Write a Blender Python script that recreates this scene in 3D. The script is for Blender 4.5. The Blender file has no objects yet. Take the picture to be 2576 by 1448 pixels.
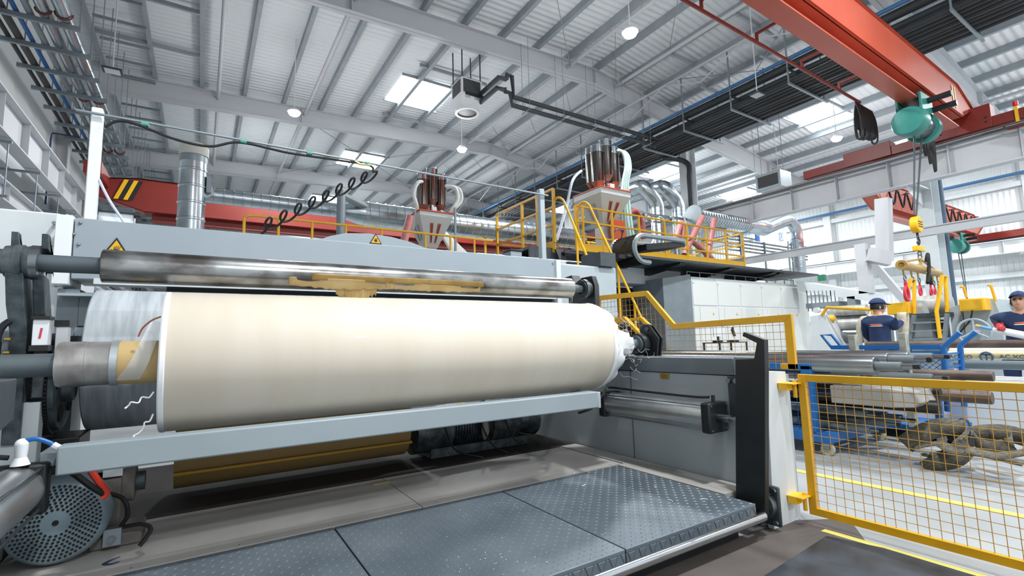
import bpy, math, random
from mathutils import Vector as V, Matrix
random.seed(7)
S = bpy.context.scene
COL = S.collection
# ------------------------------------------------------------------ camera
F, CX, CY = 1218.0, 1288.0, 724.0
def _n(v): return v.normalized()
_X = _n(V((1912, -86, -F))); _Y = _n(V((-783, -156, -F)))
_m = _n(_X + _Y); _d = _n(_X - _Y); _X = _n(_m + _d); _Y = _n(_m - _d); _Z = _X.cross(_Y)
RC = Matrix((_X, _Y, _Z))              # camera axes expressed in the world
CAM = V((0, 0, 1.2))
cd = bpy.data.cameras.new('camera'); cam = bpy.data.objects.new('camera', cd); COL.objects.link(cam)
cd.sensor_width = 36.0; cd.lens = 36.0 * F / 2576; cd.clip_start = 0.05; cd.clip_end = 400
cam.matrix_world = Matrix.Translation(CAM) @ RC.to_4x4()
S.camera = cam
# ------------------------------------------------------------------ world, exposure
w = bpy.data.worlds.new('world'); S.world = w; w.use_nodes = True
bg = w.node_tree.nodes['Background']; bg.inputs[0].default_value = (0.88, 0.94, 1.0, 1); bg.inputs[1].default_value = 1.05
S.view_settings.view_transform = 'Standard'; S.view_settings.look = 'None'
S.view_settings.exposure = 0.0; S.view_settings.gamma = 1.0; S.view_settings.use_curve_mapping = False
S.cycles.max_bounces = 6; S.cycles.diffuse_bounces = 3; S.cycles.glossy_bounces = 3
S.cycles.transmission_bounces = 4; S.cycles.transparent_max_bounces = 8
S.cycles.caustics_reflective = False; S.cycles.caustics_refractive = False
S.cycles.sample_clamp_indirect = 4.0
LAMP_W = 520.0
def hall_light(name, loc, watts, size=0.3):
    ld = bpy.data.lights.new(name, 'AREA'); ld.shape = 'DISK'; ld.energy = watts; ld.size = size * 2; ld.color = (0.96, 0.985, 1.0)
    o = bpy.data.objects.new(name, ld); COL.objects.link(o); o.location = loc
    l2 = bpy.data.lights.new(name, 'POINT'); l2.energy = watts * .3; l2.shadow_soft_size = size; l2.color = (0.96, 0.985, 1.0)  # point light added to each lamp to brighten the ceiling
    o2 = bpy.data.objects.new(name, l2); COL.objects.link(o2); o2.location = (loc[0], loc[1], loc[2] - .05); return o
# the hall's high-bay lamps that hang outside the view (the ones in view get their light in their builder)
for i, (x, y) in enumerate([(2.3, 0), (8.6, 0), (20.8, 0), (2.3, -8), (14.5, -6), (26.5, 2), (20.8, 16.5), (26, 16), (14.5, 25), (2.3, 25), (8.5, 33)]):
    hall_light('high_bay_light', (x, y, 8.4), LAMP_W)
# ------------------------------------------------------------------ points from the survey of the view
def ray(px, py): return RC @ V((px - CX, -(py - CY), -F))
def pt(px, py, x=None, y=None, z=None):
    r = ray(px, py)
    t = (x - CAM.x) / r.x if x is not None else (y - CAM.y) / r.y if y is not None else (z - CAM.z) / r.z
    return CAM + r * t
# ------------------------------------------------------------------ materials
def hexc(h):
    c = [int(h[i:i + 2], 16) / 255 for i in (0, 2, 4)]
    return tuple(((v + .055) / 1.055) ** 2.4 if v > .04045 else v / 12.92 for v in c) + (1,)
MATS = {}
def mat(name, col, rough=0.5, metal=0.0, col2=None, scale=3.0, amt=0.5, stretch=(1, 1, 1), bump=0.0, bscale=60, emit=0, alpha=1.0, detail=4, wave=None, coat=0, lo=.4, hi=.65):
    if name in MATS: return MATS[name]
    m = bpy.data.materials.new(name); m.use_nodes = True; nt = m.node_tree; N = nt.nodes; L = nt.links
    b = N['Principled BSDF']; c = hexc(col)
    b.inputs['Base Color'].default_value = c; b.inputs['Roughness'].default_value = rough; b.inputs['Metallic'].default_value = metal
    if coat: b.inputs['Coat Weight'].default_value = coat
    if alpha < 1: b.inputs['Alpha'].default_value = alpha
    if emit:
        b.inputs['Emission Color'].default_value = c; b.inputs['Emission Strength'].default_value = emit
    tc = N.new('ShaderNodeTexCoord'); mp = N.new('ShaderNodeMapping'); mp.inputs['Scale'].default_value = stretch
    L.new(tc.outputs['Object'], mp.inputs['Vector'])
    if col2:
        nz = N.new('ShaderNodeTexNoise'); nz.inputs['Scale'].default_value = scale; nz.inputs['Detail'].default_value = detail
        L.new(mp.outputs[0], nz.inputs['Vector'])
        cr = N.new('ShaderNodeMapRange'); cr.inputs[1].default_value = lo; cr.inputs[2].default_value = hi; cr.inputs[4].default_value = amt
        L.new(nz.outputs['Fac'], cr.inputs[0])
        mx = N.new('ShaderNodeMix'); mx.data_type = 'RGBA'; mx.inputs[6].default_value = c; mx.inputs[7].default_value = hexc(col2)
        L.new(cr.outputs[0], mx.inputs[0]); L.new(mx.outputs[2], b.inputs['Base Color'])
    if wave:
        ax, sc, dist = wave
        wv = N.new('ShaderNodeTexWave'); wv.bands_direction = ax; wv.inputs['Scale'].default_value = sc
        L.new(tc.outputs['Object'], wv.inputs['Vector'])
        bp = N.new('ShaderNodeBump'); bp.inputs['Distance'].default_value = dist; bp.inputs['Strength'].default_value = 1.0
        L.new(wv.outputs['Fac'], bp.inputs['Height']); L.new(bp.outputs[0], b.inputs['Normal'])
    elif bump:
        n2 = N.new('ShaderNodeTexNoise'); n2.inputs['Scale'].default_value = bscale; n2.inputs['Detail'].default_value = 3
        L.new(mp.outputs[0], n2.inputs['Vector'])
        bp = N.new('ShaderNodeBump'); bp.inputs['Distance'].default_value = bump; bp.inputs['Strength'].default_value = .6
        L.new(n2.outputs['Fac'], bp.inputs['Height']); L.new(bp.outputs[0], b.inputs['Normal'])
    MATS[name] = m; return m
# ------------------------------------------------------------------ mesh builder
def basis(d):
    d = d.normalized(); u = V((0, 0, 1)) if abs(d.z) < .9 else V((1, 0, 0))
    a = u.cross(d).normalized(); b = d.cross(a).normalized(); return a, b, d
WL = {}
class MB:
    def __init__(s): s.v = []; s.f = []
    def _add(s, vs, fs):
        k = len(s.v); s.v += [V(p) for p in vs]; s.f += [tuple(k + i for i in f) for f in fs]; return s
    def box(s, x0, y0, z0, x1, y1, z1):
        if x0 > x1: x0, x1 = x1, x0
        if y0 > y1: y0, y1 = y1, y0
        if z0 > z1: z0, z1 = z1, z0
        s.nb = getattr(s, 'nb', -1) + 1; e = (s.nb % 6) * .0003  # keeps crossing members from sharing a face
        if min(x1 - x0, y1 - y0, z1 - z0) > .008: x0 -= e; y0 -= e; z0 -= e; x1 += e; y1 += e; z1 += e
        return s._add([(x0, y0, z0), (x1, y0, z0), (x1, y1, z0), (x0, y1, z0), (x0, y0, z1), (x1, y0, z1), (x1, y1, z1), (x0, y1, z1)],
                      [(3, 2, 1, 0), (4, 5, 6, 7), (0, 1, 5, 4), (1, 2, 6, 5), (2, 3, 7, 6), (3, 0, 4, 7)])
    def bar(s, p, q, w, h=None, up=None):
        p = V(p); q = V(q); h = h or w; a, b, d = basis(q - p)
        if up is not None:
            a = V(up).cross(d).normalized(); b = d.cross(a).normalized()
        a = a * w / 2; b = b * h / 2
        return s._add([p - a - b, p + a - b, p + a + b, p - a + b, q - a - b, q + a - b, q + a + b, q - a + b],
                      [(3, 2, 1, 0), (4, 5, 6, 7), (0, 1, 5, 4), (1, 2, 6, 5), (2, 3, 7, 6), (3, 0, 4, 7)])
    def lathe(s, p, q, prof, n=24, caps=True):
        """prof: (t, r) with t the distance in metres from p towards q (t<=1.0 as share when q given as end: see cyl)"""
        p = V(p); a, b, d = basis(V(q) - p); vs = []; fs = []
        for t, r in prof:
            for i in range(n):
                an = 2 * math.pi * i / n; vs.append(p + d * t + a * (r * math.cos(an)) + b * (r * math.sin(an)))
        for j in range(len(prof) - 1):
            for i in range(n):
                k = (i + 1) % n; fs.append((j * n + i, j * n + k, (j + 1) * n + k, (j + 1) * n + i))
        if caps:
            fs.append(tuple(range(n))[::-1]); fs.append(tuple((len(prof) - 1) * n + i for i in range(n)))
        return s._add(vs, fs)
    def cyl(s, p, q, r, r2=None, n=24, caps=True):
        return s.lathe(p, q, [(0, r), ((V(q) - V(p)).length, r if r2 is None else r2)], n, caps)
    def ring(s, p, q, ro, ri, n=32):
        L_ = (V(q) - V(p)).length
        return s.lathe(p, q, [(0, ri), (0, ro), (L_, ro), (L_, ri), (0, ri)], n, False)
    def tube(s, pts, r, n=8, closed=False, flat=None):
        P = [V(p) for p in pts]; m = len(P); vs = []; fs = []; a = None
        for i in range(m):
            t = (P[(i + 1) % m if closed else min(i + 1, m - 1)] - P[(i - 1) % m if closed else max(i - 1, 0)])
            if t.length < 1e-9: t = V((0, 0, 1))
            t.normalize()
            if a is None: a = basis(t)[0]
            a = (a - t * a.dot(t)); a = a.normalized() if a.length > 1e-6 else basis(t)[0]
            b = t.cross(a)
            rr = r[i] if isinstance(r, (list, tuple)) else r
            for k in range(n):
                an = 2 * math.pi * (k + .5) / n
                vs.append(P[i] + a * (rr * math.cos(an)) * (1 if flat is None else flat[0]) + b * (rr * math.sin(an)) * (1 if flat is None else flat[1]))
        for i in range(m if closed else m - 1):
            j = (i + 1) % m
            for k in range(n):
                l = (k + 1) % n; fs.append((i * n + k, i * n + l, j * n + l, j * n + k))
        if not closed: fs.append(tuple(range(n))[::-1]); fs.append(tuple((m - 1) * n + k for k in range(n)))
        return s._add(vs, fs)
    def prism(s, poly, vec):
        P = [V(p) for p in poly]; n = len(P); vec = V(vec)
        return s._add(P + [p + vec for p in P], [tuple(range(n))[::-1], tuple(n + i for i in range(n))] + [(i, (i + 1) % n, n + (i + 1) % n, n + i) for i in range(n)])
    def frustum(s, lo, hi):
        """two quads of four points"""
        return s._add([V(p) for p in lo] + [V(p) for p in hi], [(3, 2, 1, 0), (4, 5, 6, 7), (0, 1, 5, 4), (1, 2, 6, 5), (2, 3, 7, 6), (3, 0, 4, 7)])
    def sph(s, c, r, n=16, m=10, sc=(1, 1, 1)):
        c = V(c); vs = []; fs = []
        for j in range(m + 1):
            th = math.pi * j / m
            for i in range(n):
                ph = 2 * math.pi * i / n
                vs.append(c + V((r * sc[0] * math.sin(th) * math.cos(ph), r * sc[1] * math.sin(th) * math.sin(ph), r * sc[2] * math.cos(th))))
        for j in range(m):
            for i in range(n):
                k = (i + 1) % n; fs.append((j * n + i, (j + 1) * n + i, (j + 1) * n + k, j * n + k))
        return s._add(vs, fs)
    def quad(s, *p): return s._add(p, [tuple(range(len(p)))])
    def grid(s, fn, nu, nv):
        vs = [fn(i / nu, j / nv) for j in range(nv + 1) for i in range(nu + 1)]
        return s._add(vs, [(j * (nu + 1) + i, j * (nu + 1) + i + 1, (j + 1) * (nu + 1) + i + 1, (j + 1) * (nu + 1) + i) for j in range(nv) for i in range(nu)])
    def xf(s, M_, start=0):
        for i in range(start, len(s.v)): s.v[i] = M_ @ s.v[i]
        return s
    def to(s, name, m, parent=None, bevel=0, solid=0, sub=0, base=None, ang=35):
        me = bpy.data.meshes.new(name)
        if parent is not None: w0 = WL[parent.name]
        elif base is not None: w0 = V(base)
        else:
            xs = [p.x for p in s.v]; ys = [p.y for p in s.v]; zs = [p.z for p in s.v]
            w0 = V(((min(xs) + max(xs)) / 2, (min(ys) + max(ys)) / 2, min(zs)))
        me.from_pydata([p - w0 for p in s.v], [], s.f); me.validate()
        me.polygons.foreach_set('use_smooth', [True] * len(me.polygons))
        me.set_sharp_from_angle(angle=math.radians(ang)); me.update()
        o = bpy.data.objects.new(name, me); COL.objects.link(o)
        if parent is not None: o.parent = parent
        else: o.location = w0
        WL[o.name] = w0
        if isinstance(m, (list, tuple)):
            for q in m: me.materials.append(q)
        else: me.materials.append(m)
        if bevel:
            md = o.modifiers.new('b', 'BEVEL'); md.width = bevel; md.segments = 2; md.limit_method = 'ANGLE'; md.angle_limit = math.radians(40)
        if solid:
            md = o.modifiers.new('s', 'SOLIDIFY'); md.thickness = solid; md.offset = 0
        if sub:
            md = o.modifiers.new('u', 'SUBSURF'); md.levels = sub; md.render_levels = sub
        return o
def tag(o, label, cat, group=None, kind=None):
    o['label'] = label; o['category'] = cat
    if group: o['group'] = group
    if kind: o['kind'] = kind
    return o
def T(name, label, cat, loc, group=None):
    o = bpy.data.objects.new(name, None); COL.objects.link(o); o.location = loc; o.empty_display_size = .1
    WL[o.name] = V(loc); return tag(o, label, cat, group)
def struct(mb, name, m, **k):
    o = mb.to(name, m, base=(0, 0, 0), **k); o['kind'] = 'structure'; return o
def copy_tree(o, off=None, label=None, parent=None):
    c = o.copy(); COL.objects.link(c); WL[c.name] = WL[o.name] + V(off or (0, 0, 0))
    if parent is not None: c.parent = parent
    else: c.location = o.location + V(off or (0, 0, 0))
    if label: c['label'] = label
    for ch in list(o.children): copy_tree(ch, off, None, c)
    return c
def kids(o): return list(o.children)
def plabel(o, s): o['label'] = s; return o
def bez(pts, n=8):
    """smooth path through points (Catmull-Rom)"""
    P = [V(p) for p in pts]; out = []
    for i in range(len(P) - 1):
        p0 = P[max(i - 1, 0)]; p1 = P[i]; p2 = P[i + 1]; p3 = P[min(i + 2, len(P) - 1)]
        for k in range(n):
            t = k / n; out.append(.5 * ((2 * p1) + (p2 - p0) * t + (2 * p0 - 5 * p1 + 4 * p2 - p3) * t * t + (3 * p1 - p0 - 3 * p2 + p3) * t ** 3))
    out.append(P[-1]); return out
def text(name, body, size, loc, right, up, m, parent, extrude=.002):
    c = bpy.data.curves.new(name, 'FONT'); c.body = body; c.size = size; c.extrude = extrude; c.align_x = 'CENTER'; c.align_y = 'CENTER'
    c.materials.append(m); q = bpy.data.objects.new(name, c); me = bpy.data.meshes.new_from_object(q); bpy.data.objects.remove(q)
    o = bpy.data.objects.new(name, me); COL.objects.link(o)
    r = V(right).normalized(); u = V(up).normalized(); n_ = r.cross(u)
    R_ = Matrix((r, u, n_)).transposed().to_4x4(); me.transform(Matrix.Translation(V(loc) - WL[parent.name]) @ R_); o.parent = parent
    WL[o.name] = WL[parent.name]; return o
# palette
white = mat('white_paint', 'e9edef', .45); offw = mat('off_white_paint', 'd4dadc', .5, col2='bcc4c8', scale=2, amt=.35)
lgrey = mat('light_grey_paint', 'a9b4b9', .42, col2='9aa5ab', scale=2.5, amt=.5, bump=.0004, bscale=300)
mgrey = mat('mid_grey_paint', '7f8a90', .5, col2='6f797f', scale=4, amt=.5)
dgrey = mat('dark_grey_paint', '3f474c', .5, col2='2c3236', scale=6, amt=.6)
black = mat('black_paint', '15181b', .45, col2='24282b', scale=8, amt=.5)
rubber = mat('black_rubber', '0d0e10', .6)
yellow = mat('safety_yellow', 'd9a311', .42, col2='b98a12', scale=5, amt=.35)
byellow = mat('bright_yellow', 'f0b818', .45)
wirey = mat('wire_yellow', 'c8963a', .5)
orange = mat('orange_red', 'cf5a2c', .45)
red = mat('crane_red', 'b9543d', .33, col2='a84732', scale=.8, amt=.5)
redd = mat('crane_deep_red', '7d251c', .42, col2='6c1e17', scale=1.5, amt=.5)
steel = mat('steel', '9aa0a5', .28, .95, col2='6f7478', scale=6, amt=.6)
chrome = mat('chrome', 'c9ced2', .12, 1.0)
galv = mat('galvanised', '929ca1', .45, .5, col2='8b969c', scale=5, amt=.7)
duct = mat('duct_metal', 'bcc6cb', .25, .92, col2='9faab0', scale=4, amt=.6)
blue = mat('blue_paint', '1565ad', .42, col2='1a5a95', scale=5, amt=.5)
bpipe = mat('blue_pipe', '3f6f9c', .5)
glassy = mat('clear_plastic', 'dfe6e8', .25, alpha=.35)
# ================================================================== THE HALL
concrete = mat('concrete_floor', 'a3a7a8', .42, col2='8b9092', scale=1.3, amt=.7, bump=.0006, bscale=40, detail=8, stretch=(1, 1, 1))
roofsheet = mat('roof_sheet', 'e2e7ea', .6, wave=('Y', 1.35, .03))
rafterp = mat('rafter_paint', 'c3c6ca', .55, col2='b7babf', scale=.6, amt=.4)
purlinp = mat('purlin_zinc', '9aa2a8', .55, 0, col2='8b949a', scale=2, amt=.6)
wallw = mat('wall_panel', 'd8dcdc', .6, col2='cdd2d2', scale=.5, amt=.5)
wallc = mat('wall_corrugated', 'e3e8e9', .5, wave=('Y', 1.6, .03))
ZR, XL, XR_, XW, Y0, Y1 = 11.75, -4.3, 12.3, 30.0, -7.0, 62.0
def roofz(x): return ZR - (.035 * (12.3 - x) if x < 12.3 else .13 * (x - 12.3))
struct(MB().box(XL - .2, Y0, -.2, XW + .2, Y1, 0), 'floor', concrete)
struct(MB().box(XL - .3, Y0, 0, XL, Y1, roofz(XL) + .1), 'wall_left', wallw)
struct(MB().box(XW, Y0, 0, XW + .2, Y1, roofz(XW)), 'wall_right', wallc)
struct(MB().box(XL, Y1, 0, XW, Y1 + .2, roofz(XW)).prism([(XL, Y1, roofz(XW)), (XW, Y1, roofz(XW)), (12.3, Y1, ZR), (XL, Y1, roofz(XL))], (0, .2, 0)), 'wall_back', wallc)
struct(MB().prism([(XL, Y0, roofz(XL)), (12.3, Y0, ZR), (XW, Y0, roofz(XW)), (XW, Y0, roofz(XW) + .1), (12.3, Y0, ZR + .1), (XL, Y0, roofz(XL) + .1)], (0, Y1 - Y0, 0)), 'ceiling', roofsheet)
# purlins: C sections along Y
x = XL + 1.1; k = 0
while x < XW - .4:
    z = roofz(x)
    m = MB().box(x - .04, Y0, z - .235, x - .02, Y1, z - .005); m.box(x - .04, Y0, z - .24, x + .09, Y1, z - .225).box(x + .08, Y0, z - .225, x + .09, Y1, z - .19)
    struct(m, 'roof_purlin', purlinp); x += 1.42 if x < 12 else 1.36
# rafters: tapered I beams across X
def rafter(y):
    m = MB(); W = .14
    for (xa, da, xb, db) in ((XL + .1, .75, 12.3, .62), (12.3, .62, 17.9, .62), (17.9, .8, XW - .1, .7)):
        za, zb = roofz(xa) - .25, roofz(xb) - .25
        m.prism([(xa, y - .01, za - da), (xb, y - .01, zb - db), (xb, y - .01, zb), (xa, y - .01, za)], (0, .02, 0))
        for (z0, z1) in ((za, zb), (za - da + .025, zb - db + .025)):
            m.prism([(xa, y - W, z0 - .025), (xb, y - W, z1 - .025), (xb, y - W, z1), (xa, y - W, z0)], (0, 2 * W, 0))
    for xs in (3.2, 12.3, 18.0, 24):
        m.box(xs - .012, y - W, roofz(xs) - .25 - .66, xs + .012, y + W, roofz(xs) - .25)
    return m
RY = [-3, 5, 13, 21, 29, 37, 45, 53]
for y in RY: struct(rafter(y), 'roof_rafter', rafterp)
# round struts between the rafters, ridge truss members and rods
for xs in (.2, 3.3, 11.0, 13.4, 19.5, 24.5):
    for a, b in zip(RY[:-1], RY[1:]):
        if a > 38: continue
        zz = roofz(xs) - .5; struct(MB().cyl((xs, a + .02, zz), (xs, b - .02, zz), .065, n=12), 'roof_strut', rafterp)
        if xs in (11.0,) :
            mm = MB(); 
            for q in range(3):
                ya = a + .3 + q * 2.6; mm.tube([(11.0, ya, zz), (13.4, ya + 2.4, zz)], .012, 6)
            struct(mm, 'roof_bracing', galv)
for (xa, xb) in ((13.4, 19.5), (3.3, 11.0)):
    for a in (5, 21):
        za, zb = roofz(xa) - .55, roofz(xb) - .55
        struct(MB().tube([(xa, a + .2, za), (xb, a + 7.8, zb)], .014, 6).tube([(xa, a + 7.8, za), (xb, a + .2, zb)], .014, 6), 'roof_bracing', galv)
# intermediate trimmers between purlins (short grey channels)
for (xa, ya) in ((-2.3, 7.5), (-2.3, 10), (-2.3, 16), (-2.3, 18.5), (14.5, 8), (14.5, 10.5), (17, 8.6), (17, 11), (14.5, 16), (17, 18.6), (7.3, 15.8), (7.3, 20.2)):
    struct(MB().box(xa - .9, ya, roofz(xa) - .22, xa + 1.9, ya + .08, roofz(xa) - .1), 'roof_trimmer', purlinp)
# skylights: roof panes below the sheet that glow in place of the sky above
skym = mat('skylight_pane', 'f4fbff', .4, emit=9)
k = 0
for (sx, sy, w_, l_) in ((6.15, 16.9, 2.3, 2.2), (6.05, 25.3, 2.3, 2.2), (6.0, 34, 2.3, 2.2), (20.6, 8.6, 2.5, 1.7), (20.6, 16.5, 2.3, 2.0), (20.6, 25, 2.3, 2), (26.3, 7.2, 2.2, 2), (26.3, 15.5, 2.2, 2), (6.1, 44, 2.3, 2.2)):
    k += 1; zc = roofz(sx + w_ / 2) - .02; s_ = .035 if sx < 12 else -.13
    fz = lambda xx: zc + s_ * (xx - sx - w_ / 2) - .012
    o = bpy.data.objects.new('window_%d' % k, None); COL.objects.link(o); o.location = (sx, sy, zc); WL[o.name] = V((sx, sy, zc)); o['kind'] = 'structure'
    for q in (0, 1):
        xa = sx + q * w_ / 2 + .04; xb = sx + (q + 1) * w_ / 2 - .04
        MB().prism([(xa, sy, fz(xa)), (xb, sy, fz(xb)), (xb, sy + l_, fz(xb)), (xa, sy + l_, fz(xa))], (0, 0, .01)).to('pane', skym, o)
    f_ = MB()
    for ya in (sy - .06, sy + l_): f_.box(sx - .05, ya, zc - .1, sx + w_ + .05, ya + .06, zc + .0)
    f_.to('frame', purlinp, o)
# left wall: girts, panel joints, columns and crane girder
struct(MB().box(XL, Y0, 7.6, XL + .03, Y1, 7.64).box(XL, Y0, 9.0, XL + .03, Y1, 9.03), 'trim_1', galv)
for y in RY[:-1]:
    m = MB().box(XL, y - .02, .0, XL + .35, y + .02, roofz(XL) - .9)
    m.box(XL, y - .15, 0, XL + .02, y + .15, roofz(XL) - .9).box(XL + .33, y - .15, 0, XL + .35, y + .15, roofz(XL) - .9); struct(m, 'column', rafterp)
def girder(x, y0, y1, zt, d, stiff, side=1, w=.17):
    m = MB().box(x - w, y0, zt - .03, x + w, y1, zt).box(x - w * .8, y0, zt - d, x + w * .8, y1, zt - d + .03).box(x - .012, y0, zt - d, x + .012, y1, zt)
    y = y0 + .3
    while y < y1: m.box(x - w * .8, y, zt - d, x + w * .8, y + .015, zt); y += stiff
    return m
rail = mat('crane_rail', '4a4f52', .4, .7)
struct(girder(XL + .85, Y0, 58, 6.2, .75, 1.6), 'crane_girder', rafterp)
struct(MB().box(XL + .82, Y0, 6.2, XL + .88, 58, 6.28), 'crane_rail', rail)
struct(girder(XL + .42, Y0, 58, 5.0, .42, 2.4), 'wall_beam', rafterp)
struct(girder(XL + .42, Y0, 58, 4.2, .30, 2.4), 'wall_beam', rafterp)
for y in range(9, 40, 2):
    struct(MB().box(XL + .05, y, 5.35, XL + 1.0, y + .05, 5.4).tube([(XL + .95, y + .02, 5.4), (XL + .95, y + .02, 4.3)], .012, 6).box(XL + .05, y, 4.25, XL + 1.0, y + .05, 4.3), 'wall_bracket', galv)
# right crane line: columns, girder and rail
struct(girder(16.5, Y0, 58, 6.1, .85, 1.35, w=.2), 'crane_girder', rafterp)
struct(MB().box(16.47, Y0, 6.1, 16.53, 58, 6.17), 'crane_rail', redd)
struct(MB().box(16.18, Y0, 6.0, 16.24, 58, 6.05), 'crane_busbar', rail)
for y in RY[:-1]:
    m = MB().box(17.3, y - .01, 0, 17.9, y + .01, roofz(17.6) - .9)
    for xx in (17.3, 17.88): m.box(xx, y - .2, 0, xx + .02, y + .2, roofz(17.6) - .9)
    struct(m, 'column', offw)
    struct(MB().prism([(16.2, y - .01, 5.22), (17.3, y - .01, 5.22), (17.3, y - .01, 4.7), (16.3, y - .01, 5.0)], (0, .02, 0)).box(16.2, y - .16, 5.2, 17.3, y + .16, 5.24), 'column_bracket', rafterp)
# right wall: horizontal girts, crane girder, columns and blue conduit
for i, z in enumerate((1.9, 3.45, 7.4)):
    struct(MB().box(XW - .25, Y0, z, XW, Y1, z + .06).box(XW - .25, Y0, z, XW - .22, Y1, z + .22), 'wall_girt', offw)
struct(girder(XW - .7, Y0, 58, 5.05, .6, 1.8), 'crane_girder', white)
struct(MB().box(XW - .73, Y0, 5.05, XW - .67, 58, 5.12), 'crane_rail', rail)
struct(MB().tube([(XW - .45, Y0, 7.9), (XW - .45, 58, 7.9)], .07, 10), 'wall_conduit', bpipe)
for y in RY[:-1]: struct(MB().box(XW - .3, y - .18, 0, XW - .0, y + .18, roofz(XW) - .9), 'column', offw)
# white secondary steel in front of the right wall
struct(MB().bar(pt(2178, 640, x=18), pt(2292, 775, x=18), .2, .2), 'wall_brace', rafterp)
struct(MB().box(17.25, Y0, 3.9, 17.4, 40, 4.15).box(17.2, Y0, 4.12, 17.5, 40, 4.15), 'tie_beam', rafterp)
# painted lines on the floor
struct(MB().box(4.46, -2, 0.001, 4.54, 20, .004), 'floor_line', mat('line_yellow', 'e3d36a', .5))
struct(MB().box(3.24, -1, 0.001, 3.29, 1.62, .004), 'floor_line', MATS['line_yellow'])
struct(MB().box(12.0, -2, 0.001, 12.06, 20, .004), 'floor_line', MATS['line_yellow'])
# ================================================================== THE WINDER (foreground machine)
kraft = mat('kraft_paper', 'd9cfbf', .6, col2='d2c7b4', scale=1.2, amt=.6, stretch=(6, 1, 1), coat=.08)
kraftd = mat('kraft_core', 'cdb07a', .7, col2='b89a64', scale=6, amt=.6)
film = mat('white_film', 'f2f5f7', .35)
filmt = mat('thin_film', 'f2f5f7', .3, alpha=.82)
scuffed = mat('scuffed_roller_steel', 'a3a5a4', .26, .92, col2='4b443e', scale=3.2, amt=.85, stretch=(1.6, 1, 3), detail=9)
worn = mat('worn_shaft_grey', '5d676b', .5, .35, col2='b7bcbb', scale=14, amt=.55, detail=6, lo=.62, hi=.72)
shaftg = mat('shaft_grey', '566065', .55, .2, col2='4a5358', scale=7, amt=.5)
castg = mat('cast_grey', '454e52', .42, .55, col2='7a8285', scale=14, amt=.7, detail=6)
drumm = mat('drum_rubber', 'c3cacf', .5, col2='8f989e', scale=5, amt=.7, stretch=(5, .6, .6), detail=6)
chuckm = mat('chuck_steel', 'b9b6b2', .34, .65, col2='75675f', scale=5, amt=.8, stretch=(2, 1, 1), detail=5)
aluring = mat('alu_ring', 'b9c0c3', .35, .6)
tape = mat('brown_tape', '86682c', .35, col2='a98a4e', scale=9, amt=.7)
RYc, RZc, RR = 3.0, 1.15, .343
# --- the big paper roll on its shaft
r = T('paper_roll', 'large tan paper roll wound on the steel shaft in front of the drum', 'paper roll', (1.3, RYc, RZc - RR))
MB().lathe((-.135, RYc, RZc), (3, RYc, RZc), [(0, RR - .002), (.004, RR), (2.743, RR), (2.748, RR - .003)], 96).to('paper', kraft, r)
plabel(MB().lathe((-.158, RYc, RZc), (3, RYc, RZc), [(0, .12), (0, RR - .004), (.006, RR + .002), (.022, RR + .003), (.026, RR - .002)], 96, False).to('film_edge', film, r), 'white film edge at the left end')
m = MB().lathe((2.605, RYc, RZc), (3, RYc, RZc), [(0, RR + .001), (.012, RR + .006), (.035, RR + .002), (.055, RR - .015), (.06, .06)], 96, False)
m.to('film_end', film, r)
# loose film hanging and bunched at the right end
def flap(u, v):
    an = math.radians(125 - 230 * u); w2 = .25 + .75 * u
    rr = RR * (1 - .05 * v) + (.008 * math.sin(u * 41 + v * 3) + .012 * math.sin(u * 17 + 2)) * v - .02 * v * v
    xx = 2.64 + .16 * v * w2 * (.75 + .25 * math.sin(u * 23) + .12 * math.sin(u * 61)) + .004 * math.sin(u * 120 + v * 9)
    return V((xx, RYc - rr * math.cos(an), RZc + rr * math.sin(an)))
MB().grid(flap, 90, 8).to('film_fringe', filmt, r, solid=.0015)
m = MB().lathe((2.655, RYc, RZc), (3.2, RYc, RZc), [(0, .335), (.03, .30), (.07, .25), (.12, .205), (.18, .17), (.25, .145), (.32, .125), (.38, .105), (.42, .085), (.45, .06)], 40, False)
for i, v_ in enumerate(m.v):
    a = random.uniform(-.014, .014); m.v[i] = v_ + V((a, random.uniform(-.01, .01), a))
m.to('film_bunch', filmt, r, ang=180)
m = MB()
for i in range(46):
    an = random.uniform(-2.4, 1.9); a0 = V((2.68 + random.uniform(0, .3), RYc - math.cos(an) * random.uniform(.12, RR), RZc + math.sin(an) * random.uniform(.1, RR)))
    p = [a0]
    for q in range(4): p.append(p[-1] + V((random.uniform(-.01, .05), random.uniform(-.035, .02), random.uniform(-.04, .03))))
    m.tube(bez(p, 4), .0009, 4)
so = m.to('film_strands', film, r); so['kind'] = 'stuff'
m = MB()
for st, k_ in (((-.17, 2.72, 1.02), 9), ((-.17, 2.75, .92), 12)):
    p = [V(st)]
    for q in range(k_): p.append(p[-1] + V((random.uniform(-.02, -.001), random.uniform(-.01, .01), random.uniform(-.035, .008))))
    m.tube(bez(p, 4), .0035, 5)
m.to('film_thread', film, r)
plabel(MB().ring((-.33, RYc, RZc), (2.85, RYc, RZc), .103, .094, 48).to('core', kraftd, r), 'tan cardboard core')
def ft(u, v):
    an = math.radians(70 - 120 * v); k = 1 - v
    return V((-.185 - .10 * v + .05 * (u - .5) * (1 + .8 * v), RYc - (.108 + .03 * k * k) * math.cos(an), RZc + (.108 + .10 * k * k) * math.sin(an) + .004 * math.sin(v * 9)))
MB().grid(ft, 4, 16).to('film_tail', mat('tail_film', 'eef1f3', .3, alpha=.5), r)
MB().tube(bez([(-.165, 2.80, 1.36), (-.20, 2.84, 1.345), (-.235, 2.87, 1.31), (-.25, 2.88, 1.27)], 5), .004, 5).to('orange_strip', mat('strip_orange', 'b5643f', .5), r)
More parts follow.
